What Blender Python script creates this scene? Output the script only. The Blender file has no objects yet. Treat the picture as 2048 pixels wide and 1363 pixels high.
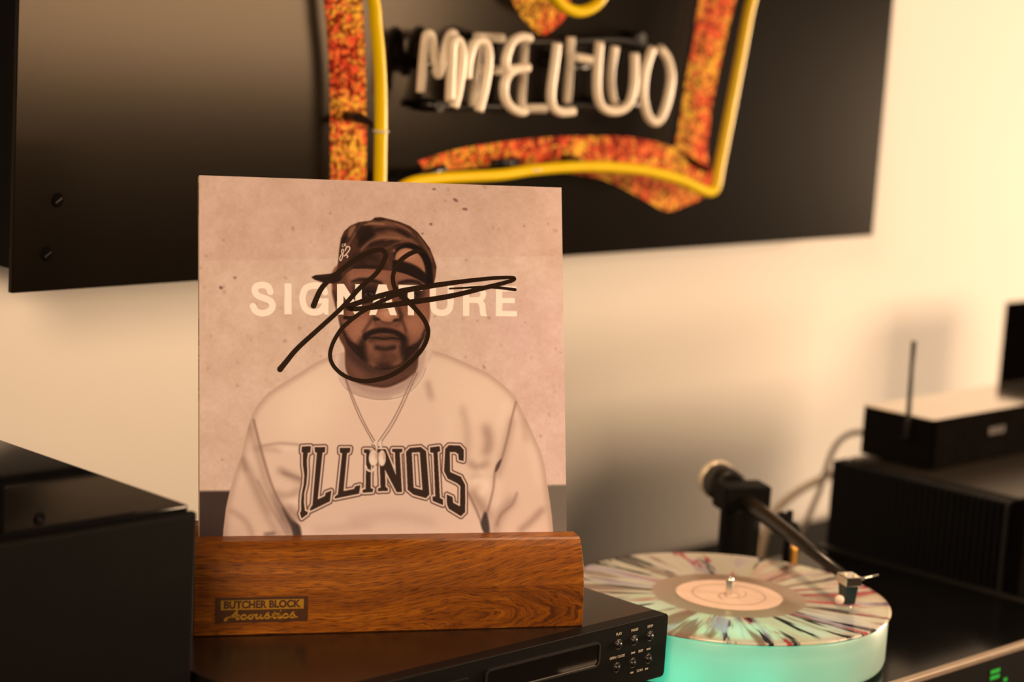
import bpy, bmesh, math, random
import numpy as np
from mathutils import Vector, Matrix

random.seed(7)
rng = np.random.default_rng(7)
sc = bpy.context.scene
COL = sc.collection
ZC = 1.45                                   # camera height above the floor

# ------------------------------------------------------------------ camera
YAW, PITCH, ROLL, FPX = 0.7993, 0.1642, -0.063, 4407.6
_f = np.array([math.sin(YAW)*math.cos(PITCH), math.cos(YAW)*math.cos(PITCH), -math.sin(PITCH)])
_r = np.array([math.cos(YAW), -math.sin(YAW), 0.0])
_u = np.cross(_r, _f)
CR = _r*math.cos(ROLL) - _u*math.sin(ROLL)
CU = _u*math.cos(ROLL) + _r*math.sin(ROLL)
CF = _f
cam_d = bpy.data.cameras.new('camera')
cam = bpy.data.objects.new('camera', cam_d)
COL.objects.link(cam)
cam.matrix_world = Matrix(((CR[0], CU[0], -CF[0], 0), (CR[1], CU[1], -CF[1], 0), (CR[2], CU[2], -CF[2], ZC), (0, 0, 0, 1)))
cam_d.sensor_width = 36.0
cam_d.sensor_fit = 'HORIZONTAL'
cam_d.lens = FPX/2048*36.0
cam_d.clip_start = 0.05
cam_d.dof.use_dof = True
cam_d.dof.focus_distance = 1.855
cam_d.dof.aperture_fstop = 3.1
cam_d.dof.aperture_blades = 9
sc.camera = cam

# ------------------------------------------------------------------ world, lamps, exposure
sc.view_settings.view_transform = 'Standard'
sc.view_settings.look = 'None'
sc.view_settings.gamma = 1.0
sc.view_settings.exposure = 0.0
sc.view_settings.use_curve_mapping = False
wd = bpy.data.worlds.new('room_ambience')
sc.world = wd
wd.use_nodes = True
wd.node_tree.nodes['Background'].inputs[0].default_value = (1.0, 0.66, 0.40, 1)
wd.node_tree.nodes['Background'].inputs[1].default_value = 0.05

def area(name, loc, target, sx, sy, power, color):
    d = bpy.data.lights.new(name, 'AREA')
    d.shape = 'RECTANGLE'; d.size = sx; d.size_y = sy; d.energy = power; d.color = color
    o = bpy.data.objects.new(name, d); COL.objects.link(o)
    o.location = loc
    o.rotation_euler = (Vector(target) - Vector(loc)).to_track_quat('-Z', 'Y').to_euler()
    return o
WARM = (1.0, 0.665, 0.395)
area('table_lamp_light', (5.6, 0.72, ZC-0.42), (2.0, 1.7, ZC-0.40), 1.10, 0.60, 182, (1.0, 0.70, 0.455))
area('floor_lamp_light', (2.80, -0.35, ZC+0.06), (1.75, 1.6, ZC-0.15), 1.05, 0.60, 41, WARM)
sd_ = bpy.data.lights.new('sleeve_fill_spot', 'SPOT'); sd_.energy = 198; sd_.color = WARM  # unseen spot added beside the camera, below ceiling height, to brighten the sleeve
sd_.spot_size = math.radians(38); sd_.spot_blend = 0.9; sd_.shadow_soft_size = 0.38
so_ = bpy.data.objects.new('sleeve_fill_spot', sd_); COL.objects.link(so_)
so_.location = (-0.47, 0.14, ZC+0.52)
so_.rotation_euler = (Vector((1.20, 1.36, ZC-0.34))-so_.location).to_track_quat('-Z', 'Y').to_euler()

sd2 = bpy.data.lights.new('ceiling_downlight', 'SPOT'); sd2.energy = 115; sd2.color = WARM
sd2.spot_size = math.radians(27); sd2.spot_blend = 0.5; sd2.shadow_soft_size = 0.05
so2 = bpy.data.objects.new('ceiling_downlight', sd2); COL.objects.link(so2)
so2.location = (1.60, 1.14, ZC+1.25)

# ------------------------------------------------------------------ photo measuring helpers
def ray(x, y):
    return CR*((x-1024)/FPX) - CU*((y-681.5)/FPX) + CF
def onz(x, y, z):
    r = ray(x, y); p = r*z/r[2]; return Vector((p[0], p[1], p[2]+ZC))
def ony(x, y, Y):
    r = ray(x, y); p = r*Y/r[1]; return Vector((p[0], p[1], p[2]+ZC))
def onx(x, y, X):
    r = ray(x, y); p = r*X/r[0]; return Vector((p[0], p[1], p[2]+ZC))

# ------------------------------------------------------------------ materials
def nn(nt, t, **kw):
    n = nt.nodes.new(t)
    for k, v in kw.items(): setattr(n, k, v)
    return n
def link(nt, a, b): nt.links.new(a, b)
def pm(name, base, rough=0.5, metal=0.0, vary=0.08, nscale=40.0, bump=0.0, bscale=300.0, spec=0.5, coat=0.0, trans=0.0, sheen=0.0):
    """principled material with procedural colour variation and fine relief"""
    m = bpy.data.materials.new(name); m.use_nodes = True
    nt = m.node_tree; b = nt.nodes['Principled BSDF']
    tc = nn(nt, 'ShaderNodeTexCoord')
    nz = nn(nt, 'ShaderNodeTexNoise'); nz.inputs['Scale'].default_value = nscale; nz.inputs['Detail'].default_value = 4
    link(nt, tc.outputs['Object'], nz.inputs['Vector'])
    cr = nn(nt, 'ShaderNodeValToRGB')
    cr.color_ramp.elements[0].position = 0.3; cr.color_ramp.elements[1].position = 0.7
    cr.color_ramp.elements[0].color = tuple(c*(1-vary) for c in base) + (1,)
    cr.color_ramp.elements[1].color = tuple(min(1, c*(1+vary)) for c in base) + (1,)
    link(nt, nz.outputs['Fac'], cr.inputs['Fac'])
    link(nt, cr.outputs['Color'], b.inputs['Base Color'])
    b.inputs['Roughness'].default_value = rough
    b.inputs['Metallic'].default_value = metal
    b.inputs['Specular IOR Level'].default_value = spec
    b.inputs['Coat Weight'].default_value = coat
    b.inputs['Transmission Weight'].default_value = trans
    if bump > 0:
        n2 = nn(nt, 'ShaderNodeTexNoise'); n2.inputs['Scale'].default_value = bscale; n2.inputs['Detail'].default_value = 3
        link(nt, tc.outputs['Object'], n2.inputs['Vector'])
        bp = nn(nt, 'ShaderNodeBump'); bp.inputs['Strength'].default_value = bump; bp.inputs['Distance'].default_value = 0.002
        link(nt, n2.outputs['Fac'], bp.inputs['Height']); link(nt, bp.outputs['Normal'], b.inputs['Normal'])
    return m
def emit(name, col, s):
    m = pm(name, col, 0.4)
    b = m.node_tree.nodes['Principled BSDF']
    b.inputs['Emission Color'].default_value = (*col, 1); b.inputs['Emission Strength'].default_value = s
    return m

# ------------------------------------------------------------------ object helpers
def ob(name, me, mat=None, parent=None, loc=None, smooth=False):
    o = bpy.data.objects.new(name, me); COL.objects.link(o)
    if mat is not None: me.materials.append(mat)
    if smooth:
        for p in me.polygons: p.use_smooth = True
    if parent is not None: o.parent = parent
    if loc is not None: o.location = loc
    return o
def thing(name, label, cat, loc=(0, 0, 0), rotz=0.0, group=None):
    o = bpy.data.objects.new(name, None); COL.objects.link(o)
    o.location = loc; o.rotation_euler = (0, 0, rotz)
    o.empty_display_size = 0.05
    o['label'] = label; o['category'] = cat
    if group: o['group'] = group
    return o
def bm_obj(name, bm, mat, parent=None, smooth=False, loc=None):
    me = bpy.data.meshes.new(name); bm.normal_update(); bm.to_mesh(me); bm.free()
    return ob(name, me, mat, parent, loc, smooth)
def box_bm(x0, x1, y0, y1, z0, z1, bev=0.0, seg=2, bm=None):
    b2 = bmesh.new()
    bmesh.ops.create_cube(b2, size=1.0)
    for v in b2.verts:
        v.co = Vector((x0+(v.co.x+.5)*(x1-x0), y0+(v.co.y+.5)*(y1-y0), z0+(v.co.z+.5)*(z1-z0)))
    if bev > 0:
        bmesh.ops.bevel(b2, geom=b2.edges[:], offset=bev, segments=seg, profile=0.5, affect='EDGES')
    if bm is None: return b2
    me = bpy.data.meshes.new('t'); b2.to_mesh(me); b2.free(); bm.from_mesh(me); bpy.data.meshes.remove(me)
    return bm
def box(name, x0, x1, y0, y1, z0, z1, mat, parent=None, bev=0.0, seg=2):
    """box centred on its own origin so that object coordinates stay local"""
    c = Vector(((x0+x1)/2, (y0+y1)/2, (z0+z1)/2))
    bm = box_bm(x0-c.x, x1-c.x, y0-c.y, y1-c.y, z0-c.z, z1-c.z, bev, seg)
    return bm_obj(name, bm, mat, parent, False, c)
def frame_at(d):
    d = Vector(d).normalized()
    a = Vector((0, 0, 1)) if abs(d.z) < 0.9 else Vector((1, 0, 0))
    s = d.cross(a).normalized(); return s, d.cross(s).normalized()
def tube_bm(pts, r, n=12, bm=None, closed=False, caps=True):
    """swept round tube; r is one radius or one per point"""
    bm = bm or bmesh.new()
    pts = [Vector(p) for p in pts]; N = len(pts)
    rr = r if hasattr(r, '__len__') else [r]*N
    rings = []; s = None
    for i, p in enumerate(pts):
        if closed: d = pts[(i+1) % N]-pts[i-1]
        else: d = pts[min(i+1, N-1)]-pts[max(i-1, 0)]
        if d.length < 1e-9: d = Vector((0, 0, 1))
        d.normalize()
        if s is None: s, t = frame_at(d)
        else:
            s = (s-d*s.dot(d)).normalized(); t = d.cross(s)
        rings.append([bm.verts.new(p+(s*math.cos(2*math.pi*k/n)+t*math.sin(2*math.pi*k/n))*rr[i]) for k in range(n)])
    for i in range(N if closed else N-1):
        a, b = rings[i], rings[(i+1) % N]
        for k in range(n):
            f = bm.faces.new((a[k], a[(k+1) % n], b[(k+1) % n], b[k])); f.smooth = True
    if caps and not closed:
        bm.faces.new(rings[0][::-1]); bm.faces.new(rings[-1])
    bmesh.ops.recalc_face_normals(bm, faces=bm.faces[:])
    return bm
def tube(name, pts, r, mat, parent=None, n=12, closed=False):
    return bm_obj(name, tube_bm(pts, r, n, None, closed), mat, parent)
def lathe_bm(profile, n=64):
    """profile: (radius, z) pairs"""
    bm = bmesh.new(); rings = []
    for (r, z) in profile:
        if r < 1e-6: rings.append([bm.verts.new((0, 0, z))])
        else: rings.append([bm.verts.new((r*math.cos(2*math.pi*k/n), r*math.sin(2*math.pi*k/n), z)) for k in range(n)])
    for a, b in zip(rings, rings[1:]):
        for k in range(n):
            k2 = (k+1) % n
            if len(a) == 1 and len(b) == 1: continue
            if len(a) == 1: bm.faces.new((a[0], b[k2], b[k]))
            elif len(b) == 1: bm.faces.new((a[k], a[k2], b[0]))
            else: bm.faces.new((a[k], a[k2], b[k2], b[k]))
    bmesh.ops.recalc_face_normals(bm, faces=bm.faces[:])
    return bm
def lathe(name, profile, mat, parent=None, loc=(0, 0, 0), n=64, smooth=False):
    return bm_obj(name, lathe_bm(profile, n), mat, parent, smooth, loc)
def catmull(pts, k=8, closed=False):
    P = [np.array(p, float) for p in pts]; n = len(P); out = []
    for i in range(n if closed else n-1):
        if closed: a, b, c, d = P[i-1], P[i], P[(i+1) % n], P[(i+2) % n]
        else: a, b, c, d = P[max(i-1, 0)], P[i], P[i+1], P[min(i+2, n-1)]
        for j in range(k):
            t = j/k
            out.append(0.5*((2*b)+(-a+c)*t+(2*a-5*b+4*c-d)*t*t+(-a+3*b-3*c+d)*t**3))
    if not closed: out.append(P[-1])
    return [tuple(q) for q in out]
def slab(name, pts, n, depth, mat, parent=None):
    """flat outline extruded by depth along n (both caps)"""
    bm = bmesh.new(); n = Vector(n)
    a = [bm.verts.new(Vector(p)) for p in pts]; b = [bm.verts.new(Vector(p)+n*depth) for p in pts]
    bm.faces.new(a); bm.faces.new(b[::-1])
    for i in range(len(a)):
        j = (i+1) % len(a); bm.faces.new((a[i], b[i], b[j], a[j]))
    bmesh.ops.recalc_face_normals(bm, faces=bm.faces[:])
    return bm_obj(name, bm, mat, parent)
def ribbon(name, uv, w, to3, mat, parent=None):
    """flat pen stroke of width(s) w along 2-d points, mapped by to3(u,v)"""
    bm = bmesh.new(); N = len(uv); L = []; R_ = []
    ww = w if hasattr(w, '__len__') else [w]*N
    for i in range(N):
        a = np.array(uv[max(i-1, 0)]); b = np.array(uv[min(i+1, N-1)]); d = b-a; d = d/(np.hypot(*d)+1e-9)
        nrm = np.array([-d[1], d[0]])
        q = np.array(uv[i])
        L.append(bm.verts.new(to3(*(q+nrm*ww[i]/2)))); R_.append(bm.verts.new(to3(*(q-nrm*ww[i]/2))))
    for i in range(N-1): bm.faces.new((L[i], R_[i], R_[i+1], L[i+1]))
    for (i, s) in ((0, 1), (N-1, -1)):                      # round ends
        q = np.array(uv[i]); d = (np.array(uv[min(i+1, N-1)])-np.array(uv[max(i-1, 0)])); d = -s*d/(np.hypot(*d)+1e-9)
        nrm = np.array([-d[1], d[0]])
        vs = [bm.verts.new(to3(*(q+(nrm*math.cos(t)+d*math.sin(t))*ww[i]/2))) for t in np.linspace(0, math.pi, 8)]
        bm.faces.new(vs)
    return bm_obj(name, bm, mat, parent)
def text_mesh(body, size, bold=0.0, align='CENTER', spacing=1.0, shear=0.0, extrude=0.0):
    cu = bpy.data.curves.new('t', 'FONT'); cu.body = body; cu.size = size; cu.offset = bold
    cu.align_x = align; cu.align_y = 'CENTER'; cu.space_character = spacing; cu.shear = shear; cu.extrude = extrude
    cu.resolution_u = 4
    o = bpy.data.objects.new('t', cu); COL.objects.link(o)
    dg = bpy.context.evaluated_depsgraph_get(); dg.update()
    me = bpy.data.meshes.new_from_object(o.evaluated_get(dg))
    bpy.data.objects.remove(o); bpy.data.curves.remove(cu)
    return me
def text(name, body, size, mat, parent, origin, xa, ya, width=None, **kw):
    me = text_mesh(body, size, **kw)
    me.materials.clear()
    xa = Vector(xa).normalized(); ya = Vector(ya).normalized(); za = xa.cross(ya)
    sx = 1.0
    if width:
        xs = [v.co.x for v in me.vertices]; sx = width/(max(xs)-min(xs))
    for v in me.vertices:
        c = v.co.copy(); v.co = xa*c.x*sx + ya*c.y + za*c.z
    return ob(name, me, mat, parent, origin)

# ================================================================== STRUCTURE
YP = 1.69                      # face of the neon sign's panel
YW = 1.80                      # wall
m_wall = pm('cream_wall_paint', (0.80, 0.78, 0.75), 0.75, vary=0.015, nscale=3, bump=0.06, bscale=500, spec=0.25)
w = box('wall_back', -1.2, 6.4, YW, YW+0.1, 0, 3.0, m_wall); w['kind'] = 'structure'
m_floor = pm('dark_wood_floor', (0.09, 0.05, 0.028), 0.5, vary=0.3, nscale=6)
w = box('floor', -1.2, 6.4, -2.6, YW, -0.05, 0, m_floor); w['kind'] = 'structure'

m_black = pm('black_satin_paint', (0.004, 0.0036, 0.0034), 0.42, vary=0.15, nscale=60, bump=0.05, bscale=900, spec=0.25)
m_black_matte = pm('black_matte_finish', (0.0025, 0.0022, 0.002), 0.6, vary=0.15, nscale=50, spec=0.10)
m_gloss = pm('black_gloss_lacquer', (0.004, 0.004, 0.004), 0.07, vary=0.1, nscale=20, spec=0.5)
m_flat = pm('flat_black_finish', (0.006, 0.005, 0.0045), 0.9, vary=0.15, nscale=50, spec=0.0)
m_chrome = pm('polished_metal', (0.80, 0.78, 0.74), 0.2, 1.0, vary=0.05, nscale=80)
ZT = ZC-0.72                   # console top

# ================================================================== CONSOLE TABLE
t = thing('console_table', 'long black console table under all the audio gear', 'table', (1.75, 1.35, 0))
box('tabletop', -1.3, 1.45, -0.38, 0.42, ZT-0.03, ZT, m_black_matte, t, 0.003)
for sx in (-1.25, 0.05, 1.36):
    box('leg_panel', sx, sx+0.04, -0.34, 0.38, 0, ZT-0.03, m_black_matte, t, 0.002)

# ================================================================== NEON SIGN
m_panel = pm('dark_brown_black_panel', (0.0035, 0.0024, 0.0018), 0.18, vary=0.12, nscale=25, bump=0.004, bscale=900, spec=0.19)
m_panel.node_tree.nodes['Principled BSDF'].inputs['Specular Tint'].default_value = (1.0, 0.84, 0.66, 1)
m_side = pm('black_panel_backing', (0.004, 0.004, 0.004), 0.8, vary=0.1, spec=0.1)
m_yellow = pm('yellow_coated_glass_tube', (0.84, 0.60, 0.003), 0.3, vary=0.04, nscale=30, spec=0.22)
m_white = pm('milky_white_glass_tube', (0.86, 0.78, 0.66), 0.28, vary=0.04, nscale=30, spec=0.5)
m_blackglass = pm('blacked_out_glass_tube', (0.008, 0.008, 0.010), 0.3, vary=0.1)
m_clear = pm('clear_tube_clip', (0.75, 0.72, 0.66), 0.2, vary=0.05, spec=0.6)

def paint_mat():
    m = bpy.data.materials.new('sponged_fire_paint'); m.use_nodes = True
    nt = m.node_tree; b = nt.nodes['Principled BSDF']; b.inputs['Roughness'].default_value = 0.8; b.inputs['Specular IOR Level'].default_value = 0.08
    tc = nn(nt, 'ShaderNodeTexCoord')
    n0 = nn(nt, 'ShaderNodeTexNoise'); n0.inputs['Scale'].default_value = 70; n0.inputs['Detail'].default_value = 3
    link(nt, tc.outputs['Object'], n0.inputs['Vector'])
    mx = nn(nt, 'ShaderNodeMix', data_type='VECTOR'); mx.inputs[0].default_value = 0.035
    link(nt, tc.outputs['Object'], mx.inputs[4]); link(nt, n0.outputs['Color'], mx.inputs[5])
    v = nn(nt, 'ShaderNodeTexVoronoi'); v.inputs['Scale'].default_value = 175; link(nt, mx.outputs[1], v.inputs['Vector'])
    n1 = nn(nt, 'ShaderNodeTexNoise'); n1.inputs['Scale'].default_value = 14; n1.inputs['Detail'].default_value = 2
    link(nt, tc.outputs['Object'], n1.inputs['Vector'])
    sep = nn(nt, 'ShaderNodeSeparateColor'); link(nt, v.outputs['Color'], sep.inputs[0])
    ad = nn(nt, 'ShaderNodeMath', operation='MULTIPLY_ADD'); ad.inputs[1].default_value = 0.55
    link(nt, sep.outputs[0], ad.inputs[0]); 
    sc1 = nn(nt, 'ShaderNodeMath', operation='MULTIPLY_ADD'); sc1.inputs[1].default_value = 1.5; sc1.inputs[2].default_value = -0.44
    link(nt, n1.outputs['Fac'], sc1.inputs[0]); link(nt, sc1.outputs[0], ad.inputs[2])
    cr = nn(nt, 'ShaderNodeValToRGB'); e = cr.color_ramp.elements
    e[0].position = 0.06; e[0].color = (0.045, 0.012, 0.006, 1); e[1].position = 0.92; e[1].color = (0.95, 0.62, 0.06, 1)
    for p, c in ((0.18, (0.42, 0.05, 0.025, 1)), (0.34, (0.85, 0.085, 0.04, 1)), (0.52, (0.92, 0.18, 0.06, 1)), (0.70, (0.92, 0.40, 0.07, 1))):
        k = e.new(p); k.color = c
    link(nt, ad.outputs[0], cr.inputs['Fac'])
    # dark gaps between the dabs
    cr2 = nn(nt, 'ShaderNodeValToRGB'); cr2.color_ramp.elements[0].position = 0.42; cr2.color_ramp.elements[0].color = (1, 1, 1, 1)
    cr2.color_ramp.elements[1].position = 0.66; cr2.color_ramp.elements[1].color = (0.22, 0.13, 0.10, 1)
    link(nt, v.outputs['Distance'], cr2.inputs['Fac'])
    mul = nn(nt, 'ShaderNodeMix', data_type='RGBA', blend_type='MULTIPLY'); mul.inputs[0].default_value = 1
    link(nt, cr.outputs['Color'], mul.inputs[6]); link(nt, cr2.outputs['Color'], mul.inputs[7])
    link(nt, mul.outputs[2], b.inputs['Base Color'])
    return m
m_paint = paint_mat()

sign = thing('neon_sign', 'large black wall sign with yellow neon outline and white letter tubes', 'sign', (1.75, YP, ZC))
SO = Vector((1.75, YP, ZC))
def L_(v): return Vector(v)-SO
px0, px1 = 1.0890, 2.4090
pz0, pz1 = -0.3100, 0.45
box('panel_sheet', px0-1.75, px1-1.75, 0, 0.006, pz0, pz1, m_panel, sign, 0.0006, 1)
box('back_box', px0+0.012-1.75, px1-0.10-1.75, 0.006, YW-YP, pz0+0.019, pz1-0.02, m_side, sign)
for q in ((115, 400), (93, 508)):
    s = lathe('screw', [(0, 0.0022), (0.0035, 0.0022), (0.006, 0.0012), (0.0068, 0), (0.0068, -0.001)], m_flat, sign, L_(ony(*q, YP)), 20, True)
    s.rotation_euler = (math.pi/2, 0, 0)
    d = box('screw_slot', -0.004, 0.004, -0.0028, -0.002, -0.0006, 0.0006, m_blackglass, s)
    d.rotation_euler = (-math.pi/2, 0, 0.6); d.location = (0, 0, 0.0022)
def band(pts):
    return slab('painted_band', [L_(ony(x, y, YP)) for x, y in pts], (0, -1, 0), 0.0006, m_paint, sign)
band([(626, -300), (636, -150), (648, 0), (653, 48), (657, 110), (659, 165), (660, 226), (660, 300), (661, 380), (662, 420), (731, 430), (731, 360), (732, 300), (732, 220), (731, 161), (729, 90), (725, 20), (712, -150), (700, -300)])
band(catmull([(1478, -260), (1440, -130), (1398.6, 0), (1387, 81), (1371, 161), (1361.5, 226), (1349, 296)], 3)
     + [(1380, 330), (1418, 350)] + catmull([(1413, 300), (1421, 226), (1432.5, 161), (1452, 74), (1469.7, 0), (1506, -130), (1546, -260)], 3))
band(catmull([(836, 322), (906, 300), (987, 285.7), (1100, 274), (1226, 272.7), (1290, 279), (1349, 296)], 3)
     + [(1380, 312), (1423, 340)] + catmull([(1423, 365), (1400, 398), (1372, 409), (1334, 422), (1290, 400), (1242, 374), (1194, 355), (1129, 345), (1060, 334), (1000, 331), (920, 338), (850, 344)], 3))
band(catmull([(995, -150), (1004, -70), (1024, 0), (1039, 29), (1060, 54), (1084, 70), (1108, 57), (1129, 35), (1141, 0), (1150, -70), (1154, -150)], 4))

HY = 0.048
def sgn(pts, h, k=6, r=None):
    return [L_(ony(x, y, YP-h)) for x, y in catmull(pts, k)]
RY = 0.0063
tube('yellow_outline_tube', sgn([(690, -300), (720, -140), (747, 0), (751.7, 48), (756.6, 97), (760, 145), (761.4, 193), (761.5, 258), (760.6, 323), (760, 362), (760, 378), (765, 390), (776, 392), (792, 383), (826, 364),
      (880, 356), (940, 352.5), (1000, 349), (1064, 339.5), (1129, 334), (1180, 332.5), (1226, 334), (1290, 341), (1355, 358), (1387, 372), (1404, 380), (1418, 383), (1428, 379), (1433, 366),
      (1440.6, 323), (1452, 264.7), (1468, 181), (1484, 97), (1503, 0), (1540, -130), (1582, -270)], HY), RY, m_yellow, sign, 16)
tube('yellow_loop_tube', sgn([(1094, -170), (1088, -90), (1098, -30), (1112, -2), (1130, 15), (1157, 23), (1184, 15), (1203, -4), (1216, -40), (1222, -100), (1222, -170)], HY), RY, m_yellow, sign, 16)
RW = 0.0050
BACK = [  # rear row of letters
    [(841, 185), (846, 120), (851, 75), (858, 68), (864, 78), (870, 125), (876, 150), (882, 132), (893, 85), (902, 67), (909, 72), (911, 95), (904, 150), (899, 205)],
    [(952, 74), (978, 75), (1005, 77)], [(958, 75), (952, 130), (945, 212)], [(955, 138), (978, 139), (1001, 141)],
    [(1049, 86), (1046, 150), (1043, 206), (1048, 217), (1062, 217), (1089, 217)],
    [(1142, 74), (1139, 130), (1134, 206)], [(1139, 112), (1160, 116), (1187, 121)],
    [(1230, 93), (1223, 130), (1221, 165), (1226, 198), (1236, 212)]]
FRONT = [  # front row
    [(907, 215), (915, 186), (922, 140), (924, 108), (920, 86), (911, 79), (905, 88), (903, 115), (901, 160), (899, 200)],
    [(957, 223), (967, 185), (975, 140), (977, 108), (972, 88), (959, 81), (947, 88), (940, 108), (935, 135), (934, 157)],
    [(1060, 77), (1042, 74), (1025, 83), (1015, 104), (1011, 126), (1017, 141), (1030, 138), (1056, 135)],
    [(1030, 138), (1016, 150), (1008, 171), (1010, 197), (1022, 215), (1039, 223), (1050, 222)],
    [(1114, 86), (1110, 120), (1102, 180), (1103, 206), (1110, 219), (1124, 224), (1146, 222)],
    [(1199, 83), (1194, 150), (1195, 190), (1204, 214), (1222, 222), (1243, 219), (1259, 205), (1267, 175), (1269, 140), (1269, 106)],
    [(1305, 96), (1297, 118), (1289, 150), (1286, 190), (1294, 228), (1308, 244), (1323, 234), (1336, 195), (1342, 152), (1335, 118), (1319, 96)]]
for st in BACK: tube('letter_tube', sgn(st, 0.026, 5), RW, m_white, sign, 12)
for st in FRONT: tube('letter_tube', sgn(st, 0.056, 5), RW*1.02, m_white, sign, 12)
for st in ([(846, 208), (900, 213), (980, 213), (1070, 213), (1160, 211), (1250, 214)], [(985, 82), (1080, 84), (1180, 80), (1240, 80), (1290, 90), (1303, 96)]):
    tube('blacked_out_tube', sgn(st, 0.016, 4), 0.0042, m_blackglass, sign, 10)
for q in ((852, 209), (1257, 74)):
    p = L_(ony(*q, YP)); tube('mounting_post', [p, p+Vector((0, -0.022, 0))], [0.0075, 0.006], m_blackglass, sign, 14)
for (q, r2, h) in (((693, 232), (761, 262), HY), ((1128, 318), (1066, 339), HY), ((850, 128), (852, 128), .026), ((1144, 130), (1141, 136), .026), ((1258, 206), (1254, 209), .05)):
    p = L_(ony(*q, YP)); e_ = L_(ony(*r2, YP-h))
    g = tube('tube_support', [p, p+Vector((0, -0.02, 0)), (p+e_)/2+Vector((0, -.012, 0)), e_+Vector((-.006, .004, 0))], [0.006, 0.0055, 0.0028, 0.0028], m_blackglass, sign, 12)
    rr = RY+0.0012 if h == HY else RW+0.0012
    tube('clear_clip', [e_+Vector((rr*math.cos(a), rr*math.sin(a), 0)) for a in np.linspace(0, 2*math.pi, 20)[:-1]], 0.0011, m_clear, g, 8, True)
for q0, q1 in (((838, 352), (888, 336)), ((985, 327), (1035, 322))):
    tube('black_sleeve', [L_(ony(*q0, YP-.012)), L_(ony(*q1, YP-.012))], 0.0045, m_blackglass, sign, 12)

# ================================================================== STAND, SLEEVE
ZCD = ZC-0.536                # top of the disc player
SA = Vector((1.0481, 1.3533, ZCD)); SB = Vector((1.3361, 1.1959, ZCD))
SROT = math.atan2(SB.y-SA.y, SB.x-SA.x); SL = 0.3283

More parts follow.
